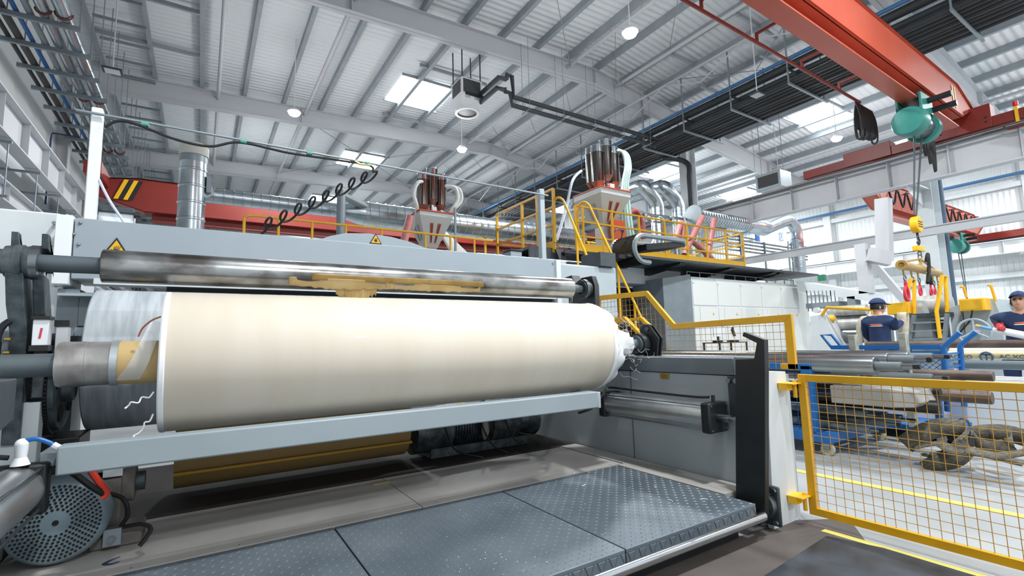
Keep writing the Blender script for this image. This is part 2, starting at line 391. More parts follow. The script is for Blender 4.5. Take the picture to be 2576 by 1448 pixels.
# --- winding shaft through the core
r = T('winding_shaft', 'thick grey winding shaft through the core of the tan paper roll', 'shaft', (1.0, RYc, RZc - .1))
MB().cyl((-1.9, RYc, RZc), (-.53, RYc, RZc), .052, n=40).to('left_journal', worn, r)
MB().lathe((-.545, RYc, RZc), (0, RYc, RZc), [(0, .07), (.0, .1), (.012, .104), (.1, .104), (.102, .102), (.19, .102), (.192, .103), (.205, .103)], 56).to('chuck', chuckm, r)
MB().lathe((-.355, RYc, RZc), (0, RYc, RZc), [(0, .1), (0, .108), (.028, .108), (.03, .1)], 56).to('collar', aluring, r)
MB().cyl((2.6, RYc, RZc), (3.29, RYc, RZc), .048, n=32).to('right_journal', shaftg, r)
# --- right end bearing and black catcher plates on the side frame
r = T('shaft_bearing', 'black ring bearing on the right end of the lower winding shaft', 'bearing', (3.1, RYc, 1.05))
MB().ring((3.20, RYc, RZc), (3.27, RYc, RZc), .096, .05, 48).to('outer_ring', black, r)
MB().ring((3.18, RYc, RZc), (3.285, RYc, RZc), .078, .05, 48).to('inner_ring', shaftg, r)
r = T('catcher_bracket', 'pair of black cut-corner plates standing on the side frame beside the lower bearing', 'bracket', (3.2, 3.0, 1.05))
for i, xx in enumerate((3.30, 3.345)):
    MB().prism([(xx, 3.02, 1.05), (xx, 2.87, 1.05), (xx, 2.84, 1.20), (xx, 2.93, 1.31), (xx, 3.0, 1.33), (xx, 3.05, 1.28), (xx, 3.03, 1.2)], (.018, 0, 0)).to('plate', black, r, bevel=.003)
MB().cyl((3.29, 2.96, 1.28), (3.37, 2.96, 1.28), .018).to('pin', castg, r)
# --- contact drum behind
r = T('contact_drum', 'big light grey rubber drum turning behind the tan paper roll', 'drum', (1.2, 3.75, .75))
MB().lathe((-.53, 3.765, 1.164), (3, 3.765, 1.164), [(0, .3), (0, .403), (.006, .408), (3.45, .408), (3.46, .3)], 96).to('shell', drumm, r)
MB().cyl((-.75, 3.765, 1.164), (3.07, 3.765, 1.164), .06).to('journal', shaftg, r)
# --- upper steel roller with tape remnants
UY, UZ, UR = 3.0, 1.614, .081
r = T('steel_roller', 'long scuffed steel roller above the paper roll with torn brown paper', 'roller', (1.0, UY, UZ - UR))
MB().lathe((-.415, UY, UZ), (3, UY, UZ), [(0, .06), (0, UR - .004), (.004, UR), (2.885, UR), (2.89, UR - .004), (2.89, .06)], 72).to('tube', scuffed, r)
MB().ring((-.66, UY, UZ), (-.632, UY, UZ), .079, .058, 44).to('seal_ring', steel, r)
MB().cyl((-.64, UY, UZ), (-.40, UY, UZ), .040, n=36).to('left_journal', shaftg, r)
MB().cyl((2.46, UY, UZ), (2.66, UY, UZ), .033, n=36).to('right_journal', shaftg, r)
def onr(x_, deg, dr=.0015): a = math.radians(deg); return V((x_, UY - (UR + dr) * math.cos(a), UZ + (UR + dr) * math.sin(a)))
m = MB().grid(lambda u, v: onr(.52 + 1.12 * u, 4 - 26 * v), 30, 6)
plabel(m.to('tape_strip', tape, r, solid=.001), 'brown tape strip along the roller')
def torn(x0, x1, a0, a1, hang, seed):
    rnd = random.Random(seed); e = [rnd.uniform(.55, 1) for _ in range(40)]
    def fn(u, v):
        k = e[int(u * 30) % 40] * (.35 + .65 * math.sin(math.pi * min(max(u, .03), .97)))
        p = onr(x0 + (x1 - x0) * u, a0 + (a1 - a0) * v * .6)
        return p + V((0, .004 * math.sin(u * 9), -hang * k * max(0, v - .35)))
    return MB().grid(fn, 30, 8)
kt2 = mat('torn_kraft', 'a98d58', .65, col2='c0a878', scale=7, amt=.6)
torn(.40, 1.0, -14, -60, .05, 3).to('torn_paper', kt2, r, solid=.0012)
torn(.66, .90, -30, -80, .16, 5).to('torn_paper', kt2, r, solid=.0012)
torn(.95, 1.62, -22, -55, .035, 8).to('torn_paper', kt2, r, solid=.0012)
# left bearing + swing arm
r = T('bearing_support', 'dark grey left swing arm holding the upper roller bearing', 'roller arm', (-.66, 3.05, .95))
MB().lathe((-.79, UY, UZ), (0, UY, UZ), [(0, .035), (0, .055), (.045, .055), (.045, .07), (.075, .075), (.078, .078), (.105, .078), (.105, .07), (.13, .076), (.155, .076), (.155, .05)], 48).to('bearing', castg, r)
MB().lathe((-.80, UY, UZ), (0, UY, UZ), [(0, .03), (0, .05), (.03, .05)], 40).to('end_cap', steel, r)
MB().prism([(-.735, 3.10, .80), (-.735, 3.24, .80), (-.735, 3.20, 1.35), (-.735, 3.08, 1.55), (-.735, 2.95, 1.56), (-.735, 3.0, 1.42), (-.735, 3.08, 1.3)], (.06, 0, 0)).to('arm_plate', castg, r, bevel=.004)
MB().prism([(-.655, 3.12, 1.0), (-.655, 3.24, 1.0), (-.655, 3.2, 1.35), (-.655, 3.08, 1.55), (-.655, 2.98, 1.56), (-.655, 3.04, 1.42), (-.655, 3.1, 1.3)], (.04, 0, 0)).to('arm_plate', castg, r, bevel=.004)
for xx in (-.735, -.635):
    MB().prism([(xx, 3.0, 1.68), (xx, 3.10, 1.66), (xx, 3.12, 1.58), (xx, 3.03, 1.745), (xx, 2.99, 1.75)], (.025, 0, 0)).to('horn', castg, r, bevel=.003)
MB().ring((-.736, 3.11, 1.20), (-.737, 3.11, 1.2), .022, .001).to('bolt_hole', rubber, r)
r = T('air_cylinder', 'small white air cylinder with a red mark beside the left swing arm', 'air cylinder', (-.6, 3.2, 1.2))
bl_ = MB().box(-.655, 3.06, 1.24, -.60, 3.13, 1.36).to('barrel', white, r, bevel=.003)
MB().box(-.59, 3.14, 1.18, -.545, 3.2, 1.33).to('rear_barrel', white, r, bevel=.003)
MB().box(-.66, 3.05, 1.36, -.595, 3.14, 1.375).to('end_cap', black, r)
MB().box(-.66, 3.05, 1.215, -.595, 3.14, 1.24).to('end_cap', black, r)
MB().box(-.595, 3.13, 1.33, -.54, 3.21, 1.36).to('end_cap', black, r)
MB().prism([(-.632, 3.058, 1.272), (-.624, 3.058, 1.272), (-.619, 3.058, 1.32), (-.627, 3.058, 1.32)], (0, .001, 0)).to('red_mark', mat('label_red', 'd23b4a', .5), bl_)
r = T('hose_elbow', 'black air fitting hanging on the left side of the left swing arm', 'fitting', (-.75, 3.05, 1.2))
MB().tube(bez([(-.72, 3.06, 1.36), (-.745, 3.05, 1.335), (-.76, 3.05, 1.30), (-.765, 3.05, 1.25)], 5), .014, 10).box(-.775, 3.03, 1.2, -.75, 3.06, 1.26).to('elbow', black, r)
for zz in (1.27, 1.21): MB().cyl((-.74, 3.05, zz), (-.72, 3.05, zz), .008).to('nut', mat('brass', 'b89a52', .3, .9), r)
# right bearing + arm
r = T('bearing_support', 'black right swing arm holding the upper roller bearing near the yellow guard', 'roller arm', (2.72, 3.0, 1.05))
MB().ring((2.585, UY, UZ), (2.66, UY, UZ), .072, .042, 44).to('bearing', black, r)
MB().ring((2.60, UY, UZ), (2.63, UY, UZ), .08, .06, 44).to('bearing_ring', castg, r)
MB().prism([(2.67, 2.92, 1.3), (2.67, 3.25, 1.3), (2.67, 3.2, 1.6), (2.67, 3.08, 1.72), (2.67, 2.95, 1.72), (2.67, 2.92, 1.64)], (.05, 0, 0)).to('arm_plate', black, r, bevel=.004)
MB().prism([(2.58, 3.05, 1.66), (2.58, 3.3, 1.66), (2.58, 3.3, 1.72), (2.58, 3.1, 1.74)], (.09, 0, 0)).to('top_plate', black, r, bevel=.003)
MB().cyl((2.56, 3.1, 1.3), (2.56, 3.1, 1.55), .014).to('rod', castg, r)
# gear wheel and hood
r = T('spur_gear', 'dark toothed gear wheel behind the grey shaft on the left', 'gear', (-.6, 3.38, .79))
gy, gz, gr = 3.38, 1.05, .255
m = MB(); vs = []; nT = 84
prof = []
for i in range(nT):
    for k, rr in ((0, gr - .012), (.3, gr - .012), (.45, gr), (.8, gr)):
        an = 2 * math.pi * (i + k) / nT; prof.append((gy + rr * math.cos(an), gz + rr * math.sin(an)))
m.prism([(-.66, a, b) for a, b in prof], (.055, 0, 0)); m.to('toothed_ring', black, r)
gd = MB().lathe((-.605, gy, gz), (0, gy, gz), [(0, .235), (.02, .23), (.025, .1), (.06, .09), (.06, .03)], 60).to('disc', castg, r)
for q in range(5):
    an = 2 * math.pi * q / 5 + .5; MB().ring((-.582, gy + .16 * math.cos(an), gz + .16 * math.sin(an)), (-.577, gy + .16 * math.cos(an), gz + .16 * math.sin(an)), .042, .0005, 24).to('lightening_hole', rubber, gd)
r = T('gear_hood', 'rounded grey steel hood over the top of the gear wheel', 'guard', (-.66, 3.3, 1.1))
MB().prism([(-.82, 3.10, 1.12), (-.82, 3.14, 1.24), (-.82, 3.22, 1.31), (-.82, 3.34, 1.335), (-.82, 3.5, 1.33), (-.82, 3.5, 1.12)], (.12, 0, 0)).to('shell', mgrey, r, bevel=.006)
# lower cross beam
r = T('cross_beam', 'long light grey steel beam below the paper roll', 'beam', (1.0, 2.72, .71))
MB().box(-.47, 2.66, .715, 2.42, 2.75, .83).to('tube', mat('beam_grey', '98a3a8', .42, col2='8b969b', scale=2.5, amt=.4), r, bevel=.008)
MB().box(2.42, 2.665, .71, 2.45, 2.98, .825).to('end_bracket', lgrey, r, bevel=.006)
MB().box(-.54, 2.76, .74, -.40, 2.95, .80).to('end_bracket', mgrey, r, bevel=.006)
r = T('cable', 'thin black cable looped from the cross beam to the chrome air cylinder', 'cable', (2.6, 2.9, .7))
MB().tube(bez([(2.40, 2.86, .66), (2.55, 2.86, .69), (2.75, 2.95, .78), (2.9, 3.05, .80), (2.93, 2.7, .79), (2.93, 2.25, .785), (2.95, 2.13, .79)], 8), .009, 8).to('sheath', rubber, r)
# grey cover plate of the machine with posts
r = T('machine_crossbeam_cover', 'wide blue-grey sheet metal cover spanning the winder behind the steel roller', 'machine cover', (1.15, 3.85, 1.62))
cov = mat('cover_grey', '9aa5ac', .42, col2='919ca4', scale=2, amt=.5, bump=.0005, bscale=500)
MB().box(-.66, 3.76, 1.635, 2.95, 4.15, 2.0).to('panel', cov, r, bevel=.006)
MB().box(2.93, 3.74, 1.5, 2.985, 4.1, 2.0).to('end_strip', offw, r, bevel=.004)
MB().box(-.74, 3.74, 1.6, -.665, 4.1, 2.01).to('end_strip', white, r, bevel=.004)
m = MB()
for (xx, zz) in ((-.635, 1.97), (-.635, 1.84), (-.635, 1.69), (2.9, 1.96), (2.9, 1.7), (-.66, 1.9)): m.sph((xx, 3.757, zz), .009, 10, 6)
m.to('bolt', steel, r)
MB().prism([(.71, 3.80, 2.0), (.80, 3.80, 2.04), (.92, 3.80, 2.075), (1.1, 3.80, 2.09), (1.28, 3.80, 2.08), (1.45, 3.80, 2.05), (1.62, 3.80, 2.0)], (0, .03, 0)).to('arched_plate', cov, r, bevel=.003)
MB().box(-.2, 3.8, 1.58, 2.9, 3.9, 1.63).to('slot', rubber, r)
MB().box(-.55, 3.72, 1.605, 2.9, 3.74, 1.64).to('lower_rail', offw, r)
wyel = mat('sign_yellow', 'e0ae1b', .45)
def warn(cx, cz, y_, s_, name, label, hand=True):
    t = T(name, label, 'warning sign', (cx, y_, cz - s_ * .5))
    a = [(cx - s_ * .58, y_, cz - s_ * .42), (cx + s_ * .58, y_, cz - s_ * .42), (cx, y_, cz + s_ * .58)]
    fa = None; bo = MB().prism(a, (0, .004, 0)).to('border', black, t)
    cen = V((cx, y_, cz - s_ * .1)); b = [cen + (V(p) - cen) * .78 - V((0, .002, 0)) for p in a]
    MB().prism(b, (0, .003, 0)).to('face', wyel, bo)
    if hand:
        h = MB(); k = s_ * .1; yy = y_ - .0035
        h.prism([(cx - k, yy, cz - 1.9 * k), (cx + .9 * k, yy, cz - 2.2 * k), (cx + 1.3 * k, yy, cz - .6 * k), (cx - .9 * k, yy, cz - .2 * k)], (0, .002, 0))
        for q in range(4): h.bar((cx - .8 * k + q * .62 * k, yy, cz - .5 * k), (cx - .5 * k + q * .75 * k, yy, cz + (1.0 + .3 * (q in (1, 2))) * k), .4 * k, .002)
        h.bar((cx - .8 * k, yy, cz - 1.4 * k), (cx - 1.9 * k, yy, cz - .5 * k), .45 * k, .002)
        h.bar((cx - 1.2 * k, yy, cz - 2.4 * k), (cx + 2.3 * k, yy, cz - 1.6 * k), .3 * k, .002); h.to('hand_symbol', black, bo)
    return t
warn(1.15, 2.045, 3.795, .085, 'warning_sign', 'yellow hand warning triangle on the arched plate of the cover')
warn(-.46, 1.83, 3.755, .12, 'warning_sign', 'yellow warning triangle half hidden behind the left end of the steel roller')
warn(2.62, 1.655, 3.755, .05, 'warning_sign', 'small yellow warning triangle low on the right of the cover')
r = T('left_cabinet', 'large plain white machine housing at the left edge', 'machine housing', (-1.6, 4.4, 0))
MB().box(-2.6, 3.95, 0, -.76, 5.2, 2.06).to('body', offw, r, bevel=.01)
MB().box(-.80, 3.93, 0, -.72, 4.05, 1.6).to('post', white, r)
m = MB()
for z_ in (1.99, 1.86, 1.7): m.cyl((-.78, 3.94, z_), (-.78, 3.91, z_), .012, n=6)
m.to('bolt', steel, r)
r = T('inner_frame', 'grey bearing housing between the white post and the drum', 'frame', (-.62, 3.75, 0))
MB().box(-.72, 3.8, 0, -.62, 4.1, 1.58).box(-.62, 3.80, 1.36, -.545, 4.05, 1.56).to('plate', mgrey, r, bevel=.004)
MB().box(-.70, 3.7, 1.53, -.45, 3.8, 1.545).to('ledge', lgrey, r)
MB().box(-.62, 3.74, 1.30, -.54, 3.8, 1.35).to('ledge', lgrey, r)
MB().prism([(-.64, 3.72, 1.3), (-.60, 3.72, 1.3), (-.62, 3.72, 1.2)], (0, .02, 0)).to('pointer', black, r)
# posts, rod, cable and coil
for nm, xa, lab in (('rod_post', -.605, 'tall white square post on the left end of the cover'), ('rod_post', 2.845, 'tall grey square post on the right end of the cover')):
    t = T(nm, lab, 'post', (xa, 3.9, 2.0))
    MB().box(xa - .028, 3.82, 2.0, xa + .028, 3.88, 2.73).to('tube', white if xa < 0 else lgrey, t, bevel=.006)
    MB().box(xa - .05, 3.80, 2.0, xa + .05, 3.93, 2.01).to('foot', lgrey, t)
tag(MB().cyl((-.70, 3.80, 2.68), (2.90, 3.80, 2.66), .0085, n=12).to('support_rod', galv), 'thin galvanised rod strung between the two posts', 'rod')
r = T('spiral_cable', 'black cable clipped along the thin rod and coiling down to the cover', 'cable', (.6, 3.79, 2.05))
cp = bez([(-.56, 3.80, 2.60), (-.50, 3.80, 2.655), (-.40, 3.80, 2.655), (-.2, 3.80, 2.60), (0, 3.80, 2.59), (.18, 3.80, 2.655), (.5, 3.80, 2.64), (.85, 3.80, 2.65), (1.1, 3.80, 2.65), (1.125, 3.80, 2.60)], 8)
hel = []
A = V((1.12, 3.79, 2.58)); B = V((.30, 3.79, 2.03)); nt = 8.5
for i in range(220):
    u = i / 219; an = 2 * math.pi * nt * u; c = A.lerp(B, u)
    hel.append(c + V((.042 * math.cos(an), .042 * math.sin(an), .05 * math.cos(an + .9))))
MB().tube(cp + hel, .0085, 8).to('cable', rubber, r)
m = MB()
for xx in (-.38, .18, .62, 1.06): m.cyl((xx, 3.80, 2.665), (xx + .04, 3.80, 2.665), .015, n=12)
m.to('clip', mat('clip_green', '4f9e84', .5), r)
MB().tube(bez([(.98, 3.80, 2.665), (1.02, 3.80, 2.65), (1.07, 3.80, 2.655), (1.1, 3.79, 2.65)], 4), .011, 8).to('tape_wrap', mat('cream_tape', 'd8cf9a', .5), r)
r = T('air_hose', 'pale curved air hose from the left post down to the black valve', 'hose', (-.5, 3.86, 2.0))
MB().tube(bez([(-.575, 3.83, 2.27), (-.52, 3.85, 2.15), (-.46, 3.86, 2.05), (-.43, 3.86, 2.0)], 6), .008, 8).to('hose', mat('pale_hose', 'c5d0e2', .3), r)
r = T('pneumatic_actuator', 'white finned actuator with black valve behind the left post', 'actuator', (-.5, 3.95, 2.0))
MB().box(-.58, 3.92, 2.0, -.40, 4.02, 2.09).to('body', white, r, bevel=.004)
MB().box(-.60, 3.90, 2.09, -.40, 4.03, 2.125).to('cap', dgrey, r, bevel=.004)
MB().cyl((-.40, 3.92, 2.085), (-.365, 3.92, 2.085), .02).box(-.39, 3.905, 2.0, -.37, 3.935, 2.07).to('valve', black, r)
r = T('pneumatic_actuator', 'small black capped actuator on the right end of the cover', 'actuator', (2.7, 3.95, 2.0))
MB().box(2.5, 3.9, 2.0, 2.63, 4.02, 2.08).to('body', galv, r, bevel=.004)
MB().box(2.49, 3.89, 2.08, 2.64, 4.03, 2.10).to('cap', black, r, bevel=.004)
# ------------------------------------------------ side frames
r = T('side_frame', 'grey painted right side frame of the winder with a steel top bar', 'machine frame', (3.18, 3.4, 0))
frw = mat('frame_grey', 'a9b1b5', .45, col2='9da6aa', scale=3, amt=.5, bump=.0005, bscale=400)
MB().box(3.07, 1.84, 0, 3.44, 5.4, .93).to('side_wall', frw, r, bevel=.004)
MB().box(3.055, 2.0, .935, 3.45, 5.4, 1.05).to('top_bar', mat('bar_steel', '6d767c', .4, .6, col2='878f94', scale=2, amt=.6), r, bevel=.004)
MB().prism([(3.045, 1.80, 0), (3.36, 1.80, 0), (3.33, 1.80, .955), (3.12, 1.80, .97), (3.10, 1.80, .97)], (0, .04, 0)).to('front_plate', offw, r, bevel=.003)
MB().box(3.03, 1.83, .96, 3.06, 1.98, 1.06).box(3.065, 1.83, .93, 3.10, 1.93, 1.06).to('stop_block', mgrey, r, bevel=.003)
m = MB().box(3.066, 2.96, .0, 3.0695, 2.964, .93)
m.to('panel_joint', dgrey, r)
np_ = MB().box(3.058, 2.56, .885, 3.068, 2.64, .925).to('name_plate', mat('brass_plate', 'b8942c', .4, .5), r)
for i in range(4): MB().box(3.056, 2.57, .915 - i * .0075, 3.058, 2.63 - .01 * (i % 2), .917 - i * .0075).to('engraved_line', dgrey, np_)
MB().box(3.05, 1.95, .66, 3.07, 2.05, .93).to('link_plate', dgrey, r, bevel=.003)
for yy in (1.98, 2.035): MB().cyl((3.03, yy, .90), (3.05, yy, .90), .018, n=6).to('bolt', steel, r)
r = T('side_frame', 'grey left side frame of the winder half hidden behind the shaft', 'machine frame', (-.95, 3.0, 0))
MB().box(-1.15, 2.1, 0, -.80, 3.9, .98).to('side_wall', frw, r, bevel=.004)
MB().box(-.79, 3.12, .70, -.62, 3.2, .98).to('stand_plate', offw, r, bevel=.004)
MB().box(-.79, 3.3, .6, -.5, 3.6, .78).to('gear_bearing', black, r, bevel=.004)
MB().prism([(-.9, 1.9, 1.12), (-.9, 2.35, 1.12), (-.9, 2.35, .98), (-.9, 1.9, .9)], (.37, 0, 0)).to('arm_cover', dgrey, r, bevel=.005)
tag(MB().cyl((2.0, 1.1, .90), (2.0, 1.1, .95), .02).to('unused', white) if False else MB().cyl((3.21, 1.9, .972), (3.21, 1.9, .99), .028, n=28).to('tape_roll', white), 'small white tape roll lying on the front corner of the right side frame', 'tape')
# lever arm
r = T('lever_arm', 'tall flat black lever arm with a hooked top beside the right frame', 'lever', (2.88, 1.82, .05))
poly = [(1.93, .16), (1.90, .09), (1.84, .055), (1.78, .07), (1.745, .13), (1.67, 1.0), (1.66, 1.175), (1.79, 1.225), (1.80, 1.20), (1.71, 1.155), (1.735, 1.06), (1.86, 1.055)]
MB().prism([(2.865, a, b) for a, b in poly], (.045, 0, 0)).to('arm', black, r, bevel=.003)
MB().cyl((2.82, 1.84, .15), (3.0, 1.84, .15), .035).to('hub', castg, r)
r = T('flange_bearing', 'dark square flange bearing bolted at the foot of the lever arm', 'bearing', (3.02, 1.84, .03))
MB().box(3.02, 1.74, .03, 3.045, 1.95, .27).to('flange', dgrey, r, bevel=.01)
MB().ring((2.975, 1.84, .15), (3.02, 1.84, .15), .085, .04, 36).to('ring', castg, r)
for a in (1.765, 1.925):
    for b in (.055, .245): MB().cyl((3.0, a, b), (3.02, a, b), .016, n=6).to('bolt', steel, r)
tag(MB().cyl((-.75, 1.76, .13), (2.865, 1.76, .13), .031, n=40).to('pivot_bar', chrome), 'polished steel bar along the front edge of the black tread plates', 'bar')
# pneumatic cylinders
def pneu(xc, zc, y0, y1, R_, lab, flip=1):
    r = T('pneumatic_cylinder', lab, 'pneumatic cylinder', (xc, (y0 + y1) / 2, zc - R_))
    MB().cyl((xc, y0, zc), (xc, y1, zc), R_ * .95, n=48).to('barrel', mat('barrel_alu', 'c9cdd0', .3, .8, col2='8d8f8d', scale=4, amt=.4), r)
    for a in (y0, y1): MB().box(xc - R_, a - .035, zc - R_, xc + R_, a + .035, zc + R_).to('end_cap', black, r, bevel=.012)
    for sx in (-1, 1):
        for sz in (-1, 1): MB().cyl((xc + sx * R_ * .8, y0 - .045, zc + sz * R_ * .8), (xc + sx * R_ * .8, y1 + .04, zc + sz * R_ * .8), .0055, n=10).to('tie_rod', steel, r)
    MB().cyl((xc, y0 - .12, zc), (xc, y0, zc), .026).cyl((xc, y0 - .22, zc), (xc, y0 - .1, zc), .014).cyl((xc, y0 - .2, zc), (xc, y0 - .15, zc), .022, n=6).to('piston_rod', steel, r)
    MB().box(xc - R_ * .5, y1 + .03, zc - R_ * .5, xc + R_ * .5, y1 + .13, zc + R_ * .5).to('clevis', black, r, bevel=.006)
    MB().cyl((xc, y0, zc + R_), (xc, y0, zc + R_ + .045), .012).to('fitting', black, r)
    return r
pneu(2.95, .66, 2.10, 3.10, .10, 'horizontal chrome air cylinder with black end caps on the right side frame')
pneu(-.60, .665, 1.55, 2.75, .1, 'worn silver air cylinder with tie rods at the lower left')
r = T('hose_fitting', 'white valve with a short blue hose on top of the left air cylinder', 'fitting', (-.56, 2.72, .77))
MB().cyl((-.58, 2.7, .77), (-.58, 2.7, .80), .03, .018).cyl((-.58, 2.7, .80), (-.58, 2.7, .85), .018, .022).sph((-.58, 2.7, .85), .022).to('valve', white, r)
MB().tube(bez([(-.58, 2.7, .86), (-.54, 2.7, .865), (-.50, 2.7, .845), (-.485, 2.7, .83)], 5), .009, 8).to('blue_hose', blue, r)
MB().tube(bez([(-.49, 2.7, .835), (-.46, 2.7, .81), (-.455, 2.7, .79)], 4), .014, 10).to('white_sleeve', offw, r)
r = T('hose', 'black and red hoses drooping between the left cylinder and the gearbox', 'hose', (-.4, 2.8, .55))
MB().tube(bez([(-.49, 2.8, .74), (-.44, 2.83, .69), (-.38, 2.85, .62), (-.34, 2.88, .575)], 6), .013, 8).to('black_hose', rubber, r)
MB().tube(bez([(-.40, 2.88, .70), (-.36, 2.88, .63), (-.33, 2.88, .58), (-.345, 2.88, .56)], 6), .014, 8).to('red_hose', mat('hose_red', 'e03a22', .4), r)
r = T('cable', 'black cable looped over the left air cylinder', 'cable', (-.8, 2.6, .8))
MB().tube(bez([(-.62, 2.72, .80), (-.72, 2.66, .83), (-.78, 2.6, .82), (-.82, 2.5, .77), (-.86, 2.3, .72)], 6), .010, 8).to('sheath', rubber, r)
# gear motor
motp = mat('motor_blue_grey', '7f929a', .5, col2='6a7b82', scale=5, amt=.5)
mdirt = mat('dusty_grey', '77716c', .8, col2='5d5752', scale=8, amt=.7)
r = T('electric_motor', 'blue-grey electric motor with a perforated fan cover on the floor at left', 'motor', (-.5, 3.3, .225))
mx, my, mz, mr = -.535, 3.12, .425, .195
cov_ = MB(); nseg = 64
# fan cover: plate with real holes built from rings of small dark cups on a rounded cap
cov_.lathe((mx, my + .16, mz), (mx, my - 1, mz), [(0, mr), (.10, mr), (.135, mr * .97), (.155, mr * .9), (.16, mr * .86), (.162, .0005)], nseg)
fc = cov_.to('fan_cover', motp, r)
hm = MB()
for ring_ in range(1, 9):
    rr = .045 + .0145 * ring_; cnt = int(2 * math.pi * rr / .019)
    for i in range(cnt):
        an = 2 * math.pi * (i + .5 * (ring_ % 2)) / cnt
        c = V((mx + rr * math.cos(an), my - .0022, mz + rr * math.sin(an))); hm.cyl(c, c - V((0, .0008, 0)), .0058, n=8)
MB().cyl((mx, my - .0022, mz), (mx, my - .004, mz), .012, n=14).to('hub_hole', rubber, fc); hm.to('air_holes', rubber, fc)
MB().lathe((mx, my + .15, mz), (mx, 5, mz), [(0, mr * .93), (.22, mr * .93), (.24, mr * .8), (.30, mr * .75)], 48).to('housing', mdirt, r)
MB().box(mx + .02, my + .2, mz + .16, mx + .22, my + .36, mz + .30).to('terminal_box', motp, r, bevel=.008)
MB().cyl((mx + .02, my + .16, mz + .17), (mx + .02, my + .16, mz + .25), .01).to('eye_bolt', mgrey, r)
MB().box(mx - .1, my + .15, .225, mx + .25, my + .4, .27).to('foot', mdirt, r)
_k = len(bpy.data.meshes)
r = T('gearbox', 'dusty grey gearbox with a worn label beside the motor', 'gearbox', (-.2, 3.45, .225))
MB().box(-.33, 3.3, .225, -.22, 3.55, .55).cyl((-.30, 3.43, .50), (-.17, 3.43, .50), .10, n=32).box(-.33, 3.25, .225, -.12, 3.5, .29).to('case', mdirt, r, bevel=.01)
MB().box(-.30, 3.315, .56, -.22, 3.33, .61).to('label_plate', offw, r)
MB().cyl((-.17, 3.43, .50), (-.13, 3.43, .50), .05).to('shaft_end', castg, r)
MB().box(-.27, 3.2, .25, -.20, 3.25, .33).to('bracket', galv, r)
MB().cyl((-.235, 3.17, .285), (-.235, 3.2, .285), .016, n=6).to('bolt', steel, r)
MB().tube(bez([(-.27, 3.24, .50), (-.2, 3.22, .46), (-.18, 3.22, .38), (-.2, 3.22, .33), (-.12, 3.2, .33), (-.08, 3.18, .30), (-.12, 3.15, .24)], 6), .010, 8).to('cable', rubber, r)
r.location.x -= .10
# ------------------------------------------------ walk-on platform
tread = mat('tread_plate', '5f6a73', .4, .3, col2='7b868e', scale=2.2, amt=.6, detail=7)
beige = mat('dusty_plate', 'b5b2ad', .55, col2='9b9791', scale=2.4, amt=.6, detail=7, bump=.0004, bscale=200)
dbrown = mat('dark_brown_floor', '5b5450', .75, col2='453f3b', scale=3, amt=.7, detail=8)
def treadp(x0, x1, y0, y1, lab):
    t = T('tread_plate', lab, 'tread plate', ((x0 + x1) / 2, (y0 + y1) / 2, .15), 'black tread plates of the walkway')
    m = MB().box(x0, y0, .20, x1, y1, .22).box(x0, y0, .150, x1, y0 + .012, .20); m.to('plate', tread, t, bevel=.003)
    m = MB(); nx = int((x1 - x0) / .036); ny = int((y1 - y0) / .036)
    for i in range(nx):
        for j in range(ny):
            cx = x0 + (i + .5) * (x1 - x0) / nx; cy = y0 + (j + .5) * (y1 - y0) / ny; s = 1 if (i + j) % 2 else -1
            a = .0125; b = .003; d1 = V((.7071 * a, .7071 * a * s, 0)); d2 = V((-.7071 * b * s, .7071 * b, 0)); c = V((cx, cy, .22)); u = V((0, 0, .0022))
            k = len(m.v); m.v += [c - d1, c - d2, c + d1, c + d2, c + u - d1 * .4, c + u + d1 * .4]
            m.f += [(k, k + 1, k + 4), (k + 1, k + 5, k + 4), (k + 1, k + 2, k + 5), (k + 2, k + 3, k + 5), (k + 3, k + 4, k + 5), (k + 3, k, k + 4)]
    for i in range(nx):
        cx = x0 + (i + .5) * (x1 - x0) / nx; s = 1 if i % 2 else -1; m.bar((cx - .01 * s, y0 - .0005, .165), (cx + .01 * s, y0 - .0005, .205), .005, .003)
    m.to('raised_pattern', tread, t)
treadp(-.40, .645, 1.745, 2.88, 'black tread plate at the left end of the walkway')
treadp(.652, 1.712, 1.745, 2.88, 'black tread plate in the middle of the walkway')
treadp(1.72, 2.78, 1.745, 2.88, 'black tread plate at the right end of the walkway beside the lever')
for x0, x1, lab in ((-.76, 1.165, 'dusty grey floor plate beside the motor'), (1.17, 2.84, 'dusty grey floor plate next to the right side frame')):
    t = T('floor_plate', lab, 'floor plate', ((x0 + x1) / 2, 3.2, .2)); MB().box(x0, 2.885, .2, x1, 3.66, .223).to('plate', beige, t)
    m = MB()
    for q in range(5): m.sph((x0 + .1 + q * (x1 - x0 - .2) / 4, 2.91, .223), .006, 8, 6, (1, 1, .5))
    m.to('screw', steel, t)
tag(MB().box(2.79, 1.95, .2, 2.86, 2.88, .223).to('edge_strip', beige), 'narrow painted strip along the right end of the walkway', 'edge strip')
tag(MB().box(2.87, 1.95, .15, 3.05, 3.7, .221).to('floor_plate', beige), 'long narrow floor plate at the foot of the right side frame', 'floor plate')
struct(MB().box(-.76, 3.665, .1, 3.06, 5.3, .215), 'machine_pit_floor', mat('shaded_pit_floor', '2e2a27', .8))  # near-black colour stands in for the shade under the machine
tag(MB().box(-.7, 1.85, .0, 2.75, 2.7, .15).to('support_plinth', black), 'dark steel base under the tread plates', 'base')
tag(MB().prism([(-1, .2, .001), (3.0, 1.2, .001), (3.6, 1.62, .001), (3.3, 1.8, .001), (2.9, 1.86, .001), (-1, 1.86, .001)], (0, 0, .002)).to('dark_floor_patch', dbrown), 'dark brown floor area in front of the walkway', 'patch', kind='structure')  # flat dark brown sheet laid just above the concrete
